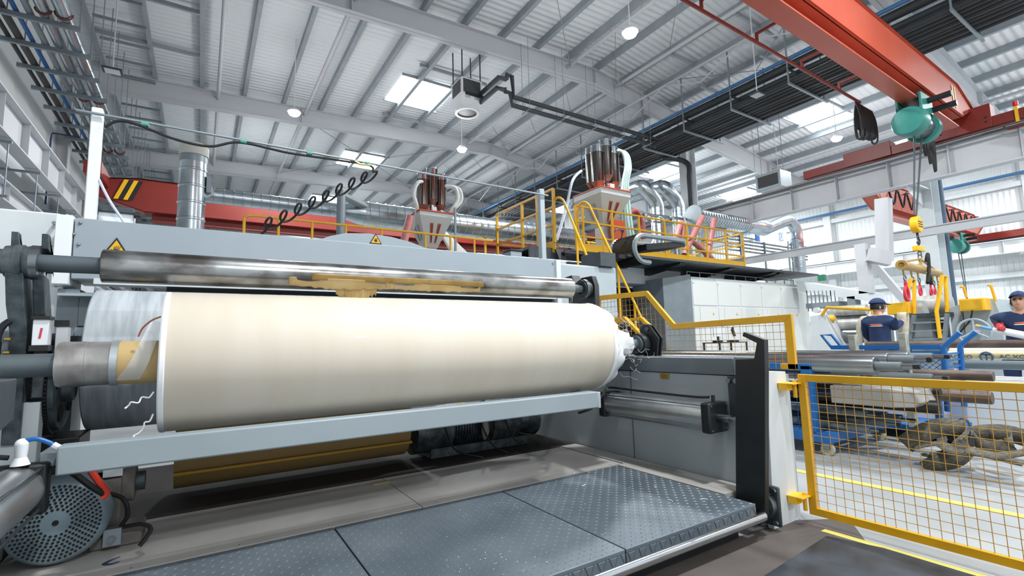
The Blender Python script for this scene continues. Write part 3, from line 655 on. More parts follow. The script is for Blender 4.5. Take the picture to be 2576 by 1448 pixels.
m = MB().tube(bez([(-.29, 3.10, .224), (-.325, 3.07, .224), (-.34, 3.04, .224), (-.315, 3.02, .224), (-.285, 3.03, .224)], 5), [.006 + .006 * math.sin(i * .15) for i in range(21)], 6, flat=(1, 1))
for i in range(len(m.v)): m.v[i].z = .2235 + (m.v[i].z - .224) * .1
tag(m.to('plastic_scrap', mat('navy_plastic', '1b2c55', .4)), 'small dark blue plastic scrap on the dusty plate', 'scrap')
m = MB(); rnd = random.Random(4)
for i in range(60):
    cx = rnd.uniform(.9, 2.6) if i > 20 else rnd.gauss(1.1, .12); cy = rnd.uniform(1.85, 2.7) if i > 20 else rnd.gauss(2.0, .1); a = rnd.uniform(0, 3.1); l = rnd.uniform(.002, .006)
    if .4 < cx < 2.7 and 1.76 < cy < 2.85: m.bar((cx, cy, .2235), (cx + l * math.cos(a), cy + l * math.sin(a), .2235), .003, .0012)
tag(m.to('paper_crumbs', film), 'white paper crumbs scattered on the black tread plates', 'crumbs', kind='stuff')
for i, (cx, cy, a) in enumerate(((2.55, 2.3, .4), (2.42, 2.05, .9), (2.2, 2.62, 0), (2.62, 1.95, 2))):
    tag(MB().tube(bez([(cx, cy, .2245), (cx + .02 * math.cos(a), cy + .02 * math.sin(a), .2245), (cx + .045 * math.cos(a + .4), cy + .045 * math.sin(a + .4), .2245)], 4), .0022, 5).to('film_strip', film), 'curled white film strip on the right tread plate', 'scrap', 'curled film strips on the tread plate')
tag(MB().box(1.06, 3.52, .224, 1.18, 3.55, .228).to('paper_scrap', kraftd), 'folded brown paper scrap lying on the dusty floor plates', 'scrap')
# lower web roll and motor in the pit
r = T('lower_paper_roll', 'brown paper roll low in the pit under the cross beam', 'paper roll', (.7, 4.2, .25))
MB().cyl((-.12, 4.2, .52), (1.5, 4.2, .52), .26, n=64).to('paper', mat('kraft_dark', 'a98c5a', .6), r)
plabel(MB().cyl((-.12, 3.93, .40), (1.5, 3.93, .40), .012, n=16).to('edge_strip', mat('gold_strip', 'c89a3a', .5), r), 'golden strip')
r = T('drive_motor', 'dark drive motor in the shadow under the cross beam at right', 'motor', (2.2, 4.1, .22))
MB().lathe((1.55, 4.15, .45), (4, 4.15, .45), [(0, .12), (.02, .2), (.35, .2), (.36, .17), (.75, .17), (.76, .2), (1.05, .2), (1.1, .13), (1.3, .18), (1.34, .12)], 40).to('housing', castg, r)
MB().box(1.7, 4.0, .222, 2.7, 4.3, .3).to('foot', castg, r)
m = MB()
for q in range(14): m.cyl((1.93 + q * .027, 4.15, .45), (1.935 + q * .027, 4.15, .45), .19, n=32)
m.to('cooling_fins', castg, r)
r = T('plastic_bag', 'crumpled translucent plastic bag tied to the pit motor', 'plastic bag', (2.2, 3.92, .3))
m = MB().sph((2.25, 3.9, .55), .06, 14, 10, (1.3, .6, .8)).sph((2.18, 3.9, .43), .06, 14, 10, (.6, .5, 1.5))
for i in range(len(m.v)): m.v[i] += V([random.uniform(-.008, .008)] * 3)
m.to('bag', mat('bag_film', 'b9b2ae', .4, alpha=.7), r, ang=180)
for q, (xa, xb) in enumerate(((1.75, 2.05), (2.1, 2.3), (2.35, 2.55))):
    tag(MB().tube(bez([(xa, 3.9, .62), (xa + .03, 3.85, .45), (xa + .1, 3.8, .3), (xb, 3.72, .235)], 6), .008, 6).to('cable', rubber), ['black cable hanging leftmost under the cross beam', 'black cable hanging beside the plastic bag', 'black cable hanging rightmost under the cross beam'][q], 'cable')
# ------------------------------------------------ yellow guards
def mesh_panel(parent, x_, y0, y1, ztop, zbot, pitch=.05, wr=.0018, m_=None):
    m = MB(); y = y0 + pitch
    while y < y1: 
        a = zbot(y) if callable(zbot) else zbot; b = ztop(y) if callable(ztop) else ztop
        if b > a: m.cyl((x_, y, a), (x_, y, b), wr, n=5, caps=False)
        y += pitch
    zmin = zbot if not callable(zbot) else min(zbot(y0), zbot(y1)); zmax = ztop if not callable(ztop) else max(ztop(y0 + (y1 - y0) * t / 20) for t in range(21))
    z = zmin + pitch
    while z < zmax:
        seg = []; n_ = 60
        for i in range(n_ + 1):
            yy = y0 + (y1 - y0) * i / n_; b = ztop(yy) if callable(ztop) else ztop
            if z <= b: seg.append(yy)
            elif seg:
                if len(seg) > 1: m.cyl((x_ + .003, seg[0], z), (x_ + .003, seg[-1], z), wr, n=5, caps=False)
                seg = []
        if len(seg) > 1: m.cyl((x_ + .003, seg[0], z), (x_ + .003, seg[-1], z), wr, n=5, caps=False)
        z += pitch
    return m.to('wire_mesh', m_ or wirey, parent)
r = T('mesh_gate', 'low yellow mesh gate hinged to the front of the right side frame', 'gate', (3.32, 1.1, .07))
gx = 3.335
f_ = MB().box(gx - .015, .28, .895, gx + .015, 1.72, .94).box(gx - .015, .28, .06, gx + .015, 1.72, .105).box(gx - .015, 1.675, .06, gx + .015, 1.72, .94).box(gx - .015, .28, .06, gx + .015, .32, .94)
f_.to('frame', yellow, r, bevel=.003)
mesh_panel(r, gx, .30, 1.68, .9, .1, .0505, .0019)
for zz in (.88, .17): MB().box(gx - .12, 1.74, zz - .04, gx - .05, 1.795, zz).box(gx - .12, 1.70, zz, gx, 1.80, zz + .006).cyl((gx - .03, 1.735, zz - .09), (gx - .03, 1.735, zz + .02), .012).to('hinge', byellow, r)
r = T('mesh_guard', 'tall yellow mesh guard with a stepped top standing on the right side frame', 'guard', (3.42, 2.7, .95))
x_ = 3.40; kg = 3.415 / 3.285
def gp(y, z): return (x_, y * kg, 1.2 + (z - 1.2) * kg)
m = MB()
for q4 in (((1.70, .975), (1.75, .975), (1.75, 1.285), (1.70, 1.335)), ((1.70, 1.335), (1.75, 1.285), (2.665, 1.27), (2.645, 1.315)), ((2.645, 1.315), (2.665, 1.27), (2.935, 1.57), (2.92, 1.615)),
           ((2.92, 1.615), (2.935, 1.57), (3.56, 1.585), (3.56, 1.63)), ((1.70, .975), (1.70, 1.01), (1.80, 1.01), (1.80, .975)), ((3.52, .96), (3.56, .96), (3.56, 1.6), (3.52, 1.6))):
    m.prism([gp(*q) for q in q4], (.03, 0, 0))
m.to('frame', yellow, r, bevel=.002)
def gy_top(y):
    y = y / kg; z = 1.29 if y < 2.65 else (1.29 + (y - 2.65) / .27 * .29 if y < 2.92 else 1.58)
    return 1.2 + (z - 1.2) * kg
mesh_panel(r, x_ + .015, 1.74 * kg, 3.54 * kg, gy_top, .97, .05, .0017)
r = T('yellow_guard', 'small yellow angled guard rail behind the film end of the roll', 'guard', (3.75, 3.7, .95))
for xx in (3.75, 4.0):
    pl = [(4.05, .02), (4.05, 1.40), (3.66, 1.42), (3.46, 1.25), (3.46, .02)]
    m = MB()
    for a, b in zip(pl[:-1], pl[1:]): m.bar((xx, a[0], a[1]), (xx, b[0], b[1]), .03, .05, up=(1, 0, 0))
    m.to('rail', yellow, r)
tag(MB().prism([(2.40, 1.50, .003), (3.18, 1.56, .003), (3.25, 1.3, .003), (3.2, -.2, .003), (1.6, -.2, .003), (1.9, .8, .003)], (0, 0, .004)).to('rubber_mat', mat('mat_black', '23272c', .38, col2='4a5560', scale=4, amt=.55, detail=6)), 'black rubber mat on the floor at the lower right corner', 'mat')
# ================================================================== OVERHEAD
lampm = mat('lamp_glow', 'f4fbff', .4, emit=90)
def high_bay(px, py, z, lab):
    p = pt(px, py, z=z)
    t = T('high_bay_lamp', lab, 'ceiling lamp', p, 'lit high bay lamps on long white rods')
    MB().cyl(p + V((0, 0, .15)), V((p.x, p.y, roofz(p.x) - .02)), .014, n=8).to('rod', white, t)
    MB().lathe(p + V((0, 0, .16)), p + V((0, 0, -1)), [(0, .04), (.02, .13), (.1, .2), (.12, .2)], 32).to('housing', white, t)
    MB().sph(p, .17, 24, 14, (1, 1, .55)).to('bulb_diffuser', lampm, t)
    l = hall_light('high_bay_light', p - V((0, 0, .35)), LAMP_W); return t
high_bay(740, 285, 8.8, 'lit high bay lamp hanging leftmost, below the second rafter')
high_bay(1162, 377, 8.8, 'lit high bay lamp hanging straight below the white air heater')
high_bay(1585, 85, 8.8, 'large bright high bay lamp hanging nearest, near the top of the hall')
high_bay(2105, 350, 8.8, 'lit high bay lamp beyond the black pipe rack at right')
for px, py, tx, ty, z, lab in ((283, 180, 297, 0, 8.0, 'unlit square floodlight on a rod near the left wall pipes'), (1905, 240, 1880, 75, 8.3, 'unlit square floodlight on a rod beside the black pipe rack')):
    p = pt(px, py, z=z); t = T('floodlight', lab, 'floodlight', p)
    MB().box(p.x - .2, p.y - .15, p.z, p.x + .2, p.y + .15, p.z + .05).to('housing', dgrey, t, bevel=.01)
    MB().box(p.x - .15, p.y - .13, p.z - .006, p.x + .15, p.y + .13, p.z).to('lens', offw, t)
    MB().cyl(p + V((0, 0, .05)), V((p.x, p.y, roofz(p.x) - .02)), .014, n=8).to('rod', offw, t)
for i, (px, py, z) in enumerate(((950, 418, 8.5), (650, 0, 9), )):
    pass
# ------------------------------------------------ crane builder
def crane_bridge(name, lab, x0, x1, ya, yb, zb, zt, mcol, yaw=0, end=(1.0, .35), stripes=None):
    """box girder along X between planes ya..yb, with tapered ends"""
    t = T(name, lab, 'bridge crane', ((x0 + x1) / 2, (ya + yb) / 2, zb))
    L_ = x1 - x0; k = math.tan(math.radians(yaw))
    def Y(x): return (x - x1) * k
    pr = [(x0, zb + .42), (x0 + end[0], zb), (x1 - end[0], zb), (x1, zb + .42), (x1, zt - end[1]), (x1 - 1.1, zt), (x0 + 1.1, zt), (x0, zt - end[1])]
    m = MB()
    for yy, s_ in ((ya, 1), (yb, -1)):
        P0 = [V((a, yy + Y(a), b)) for a, b in pr]; m.prism(P0, (0, .015 * s_, 0))
    for i in range(len(pr)):
        a = pr[i]; b = pr[(i + 1) % len(pr)]; e = .04
        m.quad((a[0], ya - e + Y(a[0]), a[1]), (b[0], ya - e + Y(b[0]), b[1]), (b[0], yb + e + Y(b[0]), b[1]), (a[0], yb + e + Y(a[0]), a[1]))
        m.quad((a[0], ya - e + Y(a[0]), a[1] + .02), (b[0], ya - e + Y(b[0]), b[1] + .02), (b[0], yb + e + Y(b[0]), b[1] + .02), (a[0], yb + e + Y(a[0]), a[1] + .02))
    m.to('box_girder', mcol, t, ang=20)
    c = (ya + yb) / 2
    m = MB(); a = x0 + end[0] + .2; b = x1 - end[0] - .1
    m.prism([(a, c - .01 + Y(a), zb - .22), (b, c - .01 + Y(b), zb - .22), (b, c - .01 + Y(b), zb), (a, c - .01 + Y(a), zb)], (0, .02, 0))
    m.prism([(a, c - .16 + Y(a), zb - .25), (b, c - .16 + Y(b), zb - .25), (b, c - .16 + Y(b), zb - .22), (a, c - .16 + Y(a), zb - .22)], (0, .32, 0))
    m.to('hoist_flange', mcol, t)
    return t, Y, c
# near crane
t, Yf, cy = crane_bridge('bridge_crane', 'orange-red bridge crane spanning the top right of the hall', -2.9, 16.6, 3.60, 4.0, 6.42, 7.22, red, yaw=1.2)
m = MB().box(16.33, 1.2, 6.2, 16.67, 7.7, 6.46).box(16.3, 3.2, 6.2, 16.7, 4.4, 6.8)
m.box(16.3, 5.3, 6.2, 16.7, 6.5, 6.62)
plabel(m.to('end_carriage', redd, t, bevel=.01), 'deep red end carriage on the rail')
MB().box(-2.92, 2.6, 6.28, -2.58, 5.0, 6.6).to('end_carriage', redd, t, bevel=.01)
m = MB()
for q in range(4): m.cyl((16.28, 3.3 + (q // 2) * .9, 6.35 + .12 * (q % 2)), (16.32, 3.3 + (q // 2) * .9, 6.35 + .12 * (q % 2)), .025, n=8)
m.to('bolt', black, t)
MB().cyl((16.25, 2.75, 6.52), (16.25, 2.75, 6.62), .05).to('red_beacon', mat('beacon_red', 'd8202a', .3), t)
MB().box(16.22, 2.72, 6.12, 16.28, 2.78, 6.5).box(16.15, 2.5, 6.3, 16.25, 2.6, 6.38).to('limit_switch_arm', byellow, t)
MB().tube(bez([(16.25, 3.0, 6.1), (16.2, 2.9, 5.98), (16.2, 2.6, 5.98), (16.25, 2.5, 6.1)], 6), .02, 8).to('loop_cable', redd, t)
MB().lathe((16.3, 2.1, 6.45), (16.2, 2.1, 6.45), [(0, .3), (.05, .3), (.08, .16), (.18, .14)], 24).to('drive_motor', dgrey, t)
plabel(MB().prism([(15.05, 3.59 + Yf(15), 6.55), (15.13, 3.59 + Yf(15), 6.55), (15.13, 3.59 + Yf(15), 7.1), (15.05, 3.59 + Yf(15), 7.1)], (0, -.004, 0)).prism([(15.22, 3.59 + Yf(15), 6.55), (15.28, 3.59 + Yf(15), 6.55), (15.28, 3.59 + Yf(15), 7.1), (15.22, 3.59 + Yf(15), 7.1)], (0, -.004, 0)).to('stripe', mat('stripe_cream', 'dfcf8f', .5), t), 'cream stripe')
# festoon rail on arms
fy = 4.0 + .55
MB().cyl((-2, fy + Yf(-2), 6.35), (12.3, fy + Yf(12.3), 6.35), .03, n=8).to('festoon_rail', redd, t)
x = -1.5
while x < 12.2:
    MB().box(x - .02, 4.0 + Yf(x), 6.5, x + .02, fy + .02 + Yf(x), 6.54).box(x - .02, fy - .02 + Yf(x), 6.33, x + .02, fy + .02 + Yf(x), 6.54).to('festoon_arm', redd, t); x += 1.6
# festoon cable bundle near the hoist
r = T('festoon_cable', 'bundle of black cable loops gathered beside the green hoist', 'cable bundle', (12.8, fy, 5.5))
rnd = random.Random(2)
for i in range(15):
    xx = 12.05 + i * .06; d_ = rnd.uniform(.55, .8)
    MB().tube(bez([(xx, fy + Yf(xx), 6.3), (xx + .01, fy - .06 + Yf(xx), 6.0), (xx + .02, fy - .05 + Yf(xx), 6.3 - d_), (xx + .03, fy + .06 + Yf(xx), 6.3 - d_), (xx + .04, fy + .06 + Yf(xx), 6.0), (xx + .045, fy + Yf(xx), 6.3)], 5), .018, 6).to('cable_loop', rubber, r)
for i in range(3):
    xx = 13.9 + i * .25
    MB().tube(bez([(xx, cy + .1, 6.1), (xx + .02, cy + .1, 5.6), (xx + .1, cy + .1, 5.25 - .15 * i), (xx + .2, cy + .1, 5.5), (xx + .22, cy + .1, 6.1)], 5), .03, 6).to('cable_loop', rubber, r)
# hoist
green = mat('hoist_green', '2f7f76', .4, col2='27685f', scale=4, amt=.5)
def hoist(hx, hy, zb, k, lab, ropes, ztop_block):
    r = T('electric_hoist', lab, 'hoist', (hx, hy, zb - .9 * k))
    MB().lathe((hx - .45 * k, hy, zb - .5 * k), (hx + 1, hy, zb - .5 * k), [(0, .15 * k), (.02 * k, .27 * k), (.12 * k, .3 * k), (.32 * k, .3 * k), (.34 * k, .25 * k)], 32).to('motor', green, r)
    MB().cyl((hx - .12 * k, hy, zb - .5 * k), (hx + .38 * k, hy, zb - .5 * k), .22 * k, n=32).to('rope_drum', castg, r)
    MB().cyl((hx + .38 * k, hy, zb - .5 * k), (hx + .55 * k, hy, zb - .5 * k), .29 * k, n=32).to('gearbox', green, r)
    for a, b in ((-.22, -.17), (.17, .22)): MB().box(hx - .25 * k, hy + a * k, zb - .3 * k, hx + .35 * k, hy + b * k, zb + .08 * k).to('trolley_plate', green, r, bevel=.01)
    m = MB()
    for sx in (-.15, .25):
        for sy in (-1, 1): m.cyl((hx + sx * k, hy + sy * .07 * k, zb + .02), (hx + sx * k, hy + sy * .15 * k, zb + .02), .07 * k, n=16)
    m.to('trolley_wheels', castg, r)
    for q in (0, 1): MB().cyl((hx + (.1 + q * .25) * k, hy - .6 * k, zb - (.05 + .14 * q) * k), (hx + (.1 + q * .25) * k, hy - .2 * k, zb - (.05 + .14 * q) * k), .06 * k, n=16).to('travel_motor', black, r)
    MB().sph((hx + .62 * k, hy - .1 * k, zb - .35 * k), .07 * k, 12, 8).to('blue_cap', blue, r)
    bx, by, bz = ropes
    m = MB()
    for q, (dx, bx_) in enumerate(((-.1, -.07), (-.04, -.04), (.3, .05), (.36, .08))):
        m.cyl((hx + dx * k, hy, zb - .6 * k), (bx + bx_ * k, by, bz + .2 * k), .011, n=6)
    m.to('wire_rope', dgrey, r)
    return r
HX = 12.95
hy_ = cy + Yf(HX)
hk = pt(2305, 565, y=hy_)
r = hoist(HX, hy_, 6.2, 1.05, 'green electric hoist with black cables hanging under the orange-red crane', (hk.x, hk.y, hk.z), 0)
hp = hk
hb = MB().cyl(hp + V((0, -.07, 0)), hp + V((0, .07, 0)), .17, n=32).to('hook_block', byellow, r, bevel=.02)
m = MB()
for q in (-1, 0, 1): m.box(hp.x - .11, hp.y - .075, hp.z - .012 + q * .05, hp.x + .11, hp.y - .07, hp.z + .008 + q * .05)
m.to('black_slots', black, hb)
m = MB().tube(bez([hp + V((0, 0, -.15)), hp + V((0, 0, -.27)), hp + V((.05, 0, -.33)), hp + V((.02, 0, -.40)), hp + V((-.05, 0, -.37))], 5), .022, 8)
m.to('hook', black, hb)
sc = pt(2312, 627, y=hp.y)
r = T('lifting_spreader', 'ochre lifting beam with stays and red safety hooks under the yellow hook block', 'lifting beam', pt(2313, 678, y=hp.y))
ochre = mat('ochre_paint', 'b08d4a', .5, col2='8e7038', scale=7, amt=.6)
cs_ = MB().box(sc.x - .2, sc.y - .05, sc.z - .04, sc.x + .2, sc.y + .05, sc.z + .06).to('crane_scale', byellow, r, bevel=.01)
MB().box(sc.x + .12, sc.y - .052, sc.z - .02, sc.x + .17, sc.y - .05, sc.z + .03).to('display', mat('green_display', '55d090', .4, emit=1), cs_)
m = MB()
for dz in (.1, .17, .24): 
    for q in range(1): m.tube([sc + V((.03 * math.cos(a), .0, dz + .045 * math.sin(a))) for a in [i * math.pi / 5 for i in range(10)]], .010, 6, closed=True)
for dz in (-.09, -.15): m.tube([sc + V((.0, .03 * math.cos(a), dz + .045 * math.sin(a))) for a in [i * math.pi / 5 for i in range(10)]], .010, 6, closed=True)
m.to('shackle', castg, r)
bl = pt(2268, 666, y=hp.y - .35); br = pt(2362, 688, y=hp.y + .1); top = sc - V((0, 0, .2))
MB().cyl(bl, br, .075, n=28).to('tube', ochre, r)
MB().ring(bl - (br - bl).normalized() * .03, bl + (br - bl).normalized() * .02, .085, .045, 24).to('tube_end', ochre, r)
MB().cyl(top, bl.lerp(br, .06) + V((0, 0, .07)), .02, n=8).cyl(top, bl.lerp(br, .88) + V((0, 0, .07)), .02, n=8).to('stay', ochre, r)
MB().bar(top, bl.lerp(br, .45), .05, .05).to('centre_post', ochre, r)
MB().tube(bez([top + V((.04, -.08, -.05)), bl.lerp(br, .5) + V((.05, -.1, .3)), bl.lerp(br, .5) + V((0, -.1, -.05)), bl.lerp(br, .42) + V((.0, -.1, -.28)), bl.lerp(br, .48) + V((.0, -.1, -.1)), bl.lerp(br, .52) + V((.0, -.1, -.3))], 6), .03, 8).to('black_sling', rubber, r)
hredm = mat('hook_red', 'c3283f', .4)
for q, (u, big) in enumerate(((.04, 1.45), (.22, 0), (.38, 1), (.68, 1), (.80, .8), (.94, 1.35))):
    p = bl.lerp(br, u) - V((0, 0, .06)); a = (br - bl).normalized()
    lg = MB().prism([p - a * .05, p + a * .05, p + a * .02 - V((0, 0, .12)), p - a * .02 - V((0, 0, .12))], (0, .02, 0)).to('lug', ochre, r)
    p = p - V((0, 0, .17))
    MB().tube([p + V((.05 * math.cos(i * math.pi / 6), 0, .05 * math.sin(i * math.pi / 6))) for i in range(12)], .010, 6, closed=True).to('shackle', castg, lg)
    if big:
        s_ = .075 * big; c = p - V((0, 0, .05 + s_ * 2))
        m = MB().tube([c + V((s_ * .75 * math.cos(i * math.pi / 7) * (1 - .35 * math.sin(i * math.pi / 7)), 0, s_ * math.sin(i * math.pi / 7) * 1.15)) for i in range(14)], s_ * .22, 8, closed=True)
        m.cyl(c + V((0, 0, s_)), c + V((0, 0, s_ * 1.9)), s_ * .25, n=10); m.to('safety_hook', hredm, lg)
# far crane on the left half
t, Yg, cg = crane_bridge('bridge_crane', 'deep red bridge crane crossing far behind the winder with yellow and black stripes', -3.0, 16.5, 19.0, 19.5, 5.62, 6.68, redd, yaw=0, end=(1.3, .15))
MB().box(-3.0, 17.6, 6.28, -2.6, 20.6, 6.66).to('end_carriage', redd, t, bevel=.01)
MB().box(16.3, 17.6, 6.2, 16.7, 20.6, 6.55).to('end_carriage', redd, t, bevel=.01)
for q, mm in enumerate((byellow, black, byellow, black)):
    a = -2.25 + q * .12
    MB().prism([(a - .22, 18.955, 5.95), (a - .11, 18.955, 5.95), (a + .13, 18.955, 6.6), (a + .02, 18.955, 6.6)], (0, -.006, 0)).to('stripe', mm, t)
# crane in the right bay
xe = 29.3
pe = pt(2528, 601, x=xe)
t, Yh, ch = crane_bridge('bridge_crane', 'smaller orange-red bridge crane with zigzag cable in the right hand bay', 18.3, 29.4, 6.55, 6.9, 5.35, 6.2, red, yaw=0, end=(.8, .35))
MB().box(29.1, 5.0, 5.13, 29.5, 8.6, 5.42).to('end_carriage', redd, t, bevel=.01)
x = 19.0
zz = []
i = 0
while x < 27.5:
    zz.append((x, 6.38, 6.0 if i % 2 == 0 else 5.45)); x += .38; i += 1
MB().tube(bez(zz, 4), .03, 6).to('festoon_cable', rubber, t)
x = 19.0
while x < 29: MB().box(x, 6.3, 6.02, x + .03, 6.55, 6.06).to('festoon_arm', redd, t); x += .9
h2 = pt(2460, 585, y=6.7)
hoist(min(h2.x, 26.5), 6.72, 5.15, .95, 'small green hoist under the crane of the right hand bay', (min(h2.x, 26.5) + .3, 6.72, 2.2), 0)
# ------------------------------------------------ pipe rack over the crane girder (right)
blk = mat('pipe_black', '2a2d30', .55, col2='3a3e42', scale=1.2, amt=.5)
ptube = mat('pipe_insulated', '383c40', .5, col2='4b5055', scale=2, amt=.5)
zr = 8.8
xsr = [14.95, 15.2, 15.42, 15.64, 15.86, 16.08, 16.32, 16.6]
for i, xx in enumerate(xsr):
    tag(MB().cyl((xx, -4, zr + .09), (xx, 44, zr + .09), .07 if i % 3 else .09, n=12).to('black_pipe', blk), 'long black insulated pipe on the rack below the roof, one of eight side by side', 'pipe', 'black pipes side by side on the roof rack')
tag(MB().cyl((14.75, -4, zr + .75), (14.75, 44, zr + .75), .06, n=12).to('blue_pipe', bpipe), 'long blue pipe above the black pipe rack', 'pipe')
tag(MB().cyl((14.95, -4, zr + .62), (14.95, 44, zr + .62), .13, n=14).to('black_pipe', blk), 'thick black pipe beside the blue pipe above the rack', 'pipe')
tag(MB().cyl((15.35, -4, zr + .5), (15.35, 44, zr + .5), .09, n=12).to('grey_pipe', ptube), 'grey lagged pipe between the blue pipe and the black rack', 'pipe')
m0 = None
for i, y in enumerate([q * 1.9 - .5 for q in range(18)]):
    if i == 0:
        m0 = T('pipe_hanger', 'galvanised hanger frame carrying the black pipes of the roof rack', 'pipe hanger', (15.9, y, zr), 'hanger frames of the black roof pipe rack')
        m0['category'] = 'pipe hanger'
        MB().box(14.7, y - .03, zr - .06, 17.1, y + .03, zr).to('cross_bar', galv, m0)
        MB().box(14.7, y - .03, zr + .42, 15.6, y + .03, zr + .46).to('cross_bar', blk, m0)
        for xx in (14.72, 16.9): MB().box(xx - .02, y - .02, zr, xx + .02, y + .02, roofz(17) - .25).to('rod', galv, m0)
    else: copy_tree(m0, (0, i * 1.9, 0))
# truss behind the rack
m = MB(); y = -3
while y < 40: m.bar((14.3, y, 10.0), (14.3, y + 1.6, 10.6), .035).bar((14.3, y + 1.6, 10.6), (14.3, y + 3.2, 10.0), .035); y += 3.2
m.bar((14.3, -3, 10.6), (14.3, 42, 10.6), .06); struct(m, "roof_truss", rafterp)
# ------------------------------------------------ pipe rack along the left wall
zl = 8.2
specs = [(-3.87, .045, blk, 'thin black pipe nearest the left wall'), (-3.70, .07, mat('pipe_brown', '4a4744', .6), 'dark brown pipe on the left wall rack'), (-3.47, .045, mat('pipe_blue', '1f5f9c', .45), 'slim bright blue pipe on the left wall rack'),
         (-3.26, .06, galv, 'slimmest silver pipe on the left wall rack'), (-3.02, .11, duct, 'thick silver lagged pipe on the left wall rack, nearer the wall'), (-2.70, .13, duct, 'thickest silver lagged pipe on the left wall rack, outermost')]
for xx, rr, mm, lab in specs:
    tag(MB().cyl((xx, 5, zl + rr), (xx, 46, zl + rr), rr, n=14).to('wall_pipe', mm), lab, 'pipe')
m0 = None
for i in range(26):
    y = 8.4 + i * 1.2
    if i == 0:
        m0 = T('pipe_hanger', 'galvanised cross bar with hanging rods carrying the pipes along the left wall', 'pipe hanger', (-2.8, y, zl), 'hanger bars of the left wall pipe rack')
        MB().box(-4.0, y - .035, zl - .10, -2.45, y + .035, zl).to('cross_bar', galv, m0)
        for xx in (-3.6, -2.47): MB().cyl((xx, y, zl), (xx, y, roofz(xx) - .3), .012, n=6).to('rod', galv, m0)
        MB().box(-3.0, y + .5, roofz(-2) - .4, -1.75, y + .56, roofz(-2) - .33).to('upper_bar', galv, m0)
    else: copy_tree(m0, (0, i * 1.2, 0))
for i in range(5):
    y = 13 + i * 4.2
    for xx, rr in ((-3.02, .13), (-2.70, .15)):
        tag(MB().tube([(xx + rr * math.cos(a), y, zl + rr - .02 + rr * math.sin(a)) for a in [math.pi + k_ * math.pi / 8 for k_ in range(9)]], .016, 6).to('pipe_clamp', redd), 'dark red U clamp round a silver pipe of the left wall rack', 'clamp', 'dark red clamps on the left wall pipes')
tag(MB().tube([(-3.6, 20, 8.1), (-4.2, 20, 8.1), (-4.22, 20, 7.9), (-4.22, 20, 5.8)], .025, 8).to('wall_pipe', mat('pipe_navy', '23406b', .5)), 'thin navy pipe dropping down the left wall', 'pipe')
# ------------------------------------------------ air heater
c0 = pt(1161, 190, y=13.7); c1 = pt(1213, 205, y=13.7)
x0, x1 = c0.x, c1.x; zt = c0.z; zm = pt(1161, 232, y=13.7).z; zb = pt(1165, 262, y=13.7).z; dep = x1 - x0
r = T('air_heater', 'white ceiling air heater with dark grilles and a round outlet hanging under the roof', 'air heater', ((x0 + x1) / 2, 13.7 + dep / 2, zb))
MB().box(x0, 13.7, zm, x1, 13.7 + dep, zt).to('upper_casing', white, r, bevel=.02)
e = .06
MB().frustum([(x0 + .12, 13.82, zb), (x1 - .12, 13.82, zb), (x1 - .12, 13.58 + dep, zb), (x0 + .12, 13.58 + dep, zb)], [(x0 - e, 13.7 - e, zb + .32), (x1 + e, 13.7 - e, zb + .32), (x1 + e, 13.7 + dep + e, zb + .32), (x0 - e, 13.7 + dep + e, zb + .32)]).box(x0 - e, 13.7 - e, zb + .32, x1 + e, 13.7 + dep + e, zm).to('lower_casing', white, r, bevel=.01)
gm = mat('grille_dark', '4a4c4e', .6, wave=('Z', 8, .01))
MB().box(x0 + .06, 13.69, zt - .52, x1 - .08, 13.7, zt - .06).to('front_grille', gm, r); MB().box(x0 - .01, 13.78, zt - .52, x0, 13.6 + dep, zt - .06).to('side_grille', gm, r)
MB().box(x0 + .1, 13.7 - e - .006, zb + .34, x1 - .0, 13.7 - e, zb + .46).to('black_slot', black, r)
MB().ring(((x0 + x1) / 2, 13.7 + dep / 2, zb - .08), ((x0 + x1) / 2, 13.7 + dep / 2, zb), .42, .33, 40).to('outlet_ring', white, r)
MB().cyl(((x0 + x1) / 2, 13.7 + dep / 2, zb - .05), ((x0 + x1) / 2, 13.7 + dep / 2, zb - .02), .33, n=32).to('outlet_fan', black, r)
text('lettering', 'AiTS', .10, ((x0 + x1) / 2 - .2, 13.7 - e - .004, zm - .12), (1, 0, 0), (0, 0, 1), mat('ink_grey', '6a7f96', .5), r)
text('lettering', '艾特鑫业', .09, ((x0 + x1) / 2 + .22, 13.7 - e - .004, zm - .12), (1, 0, 0), (0, 0, 1), MATS['ink_grey'], r)
for xx in (x0 + .05, x1 - .05):
    for yy in (13.75, 13.65 + dep): MB().cyl((xx, yy, zt), (xx, yy, roofz(xx) - .25), .022, n=6).to('hanging_rod', dgrey, r)
# insulated pipes from the heater to the rack
for q, (dz, dy) in enumerate(((.12, 0), (-.1, .12))):
    a = V((x1 + .05, 14.1 + dy, zt - .45 - .3 * q)); 
    b0 = pt(1275, 205, y=12.5); b1 = V((b0.x, 12.5 + dy, a.z)); b2 = V((b0.x, 12.5 + dy, 9.1 + dz + (.6 if q == 0 else .3))); b3 = V((b0.x + .25, 12.5 + dy, 9.0 + dz)); b4 = V((15.2, 12.5 + dy, 9.0 + dz))
    tag(MB().tube([a, V((b0.x - .3, 14.1 + dy, a.z)), V((b0.x - .3, 12.5 + dy, a.z)), V((b0.x - .05, 12.5 + dy, a.z)), V((b0.x, 12.5 + dy, a.z + .05)), b2, V((b0.x + .2, 12.5 + dy, b2.z)), V((b0.x + .25, 12.5 + dy, 9.0 + dz)), b4], .075, 12).to('heater_pipe', ptube), ['upper', 'lower'][q] + ' dark lagged pipe running from the air heater to the pipe rack', 'pipe')
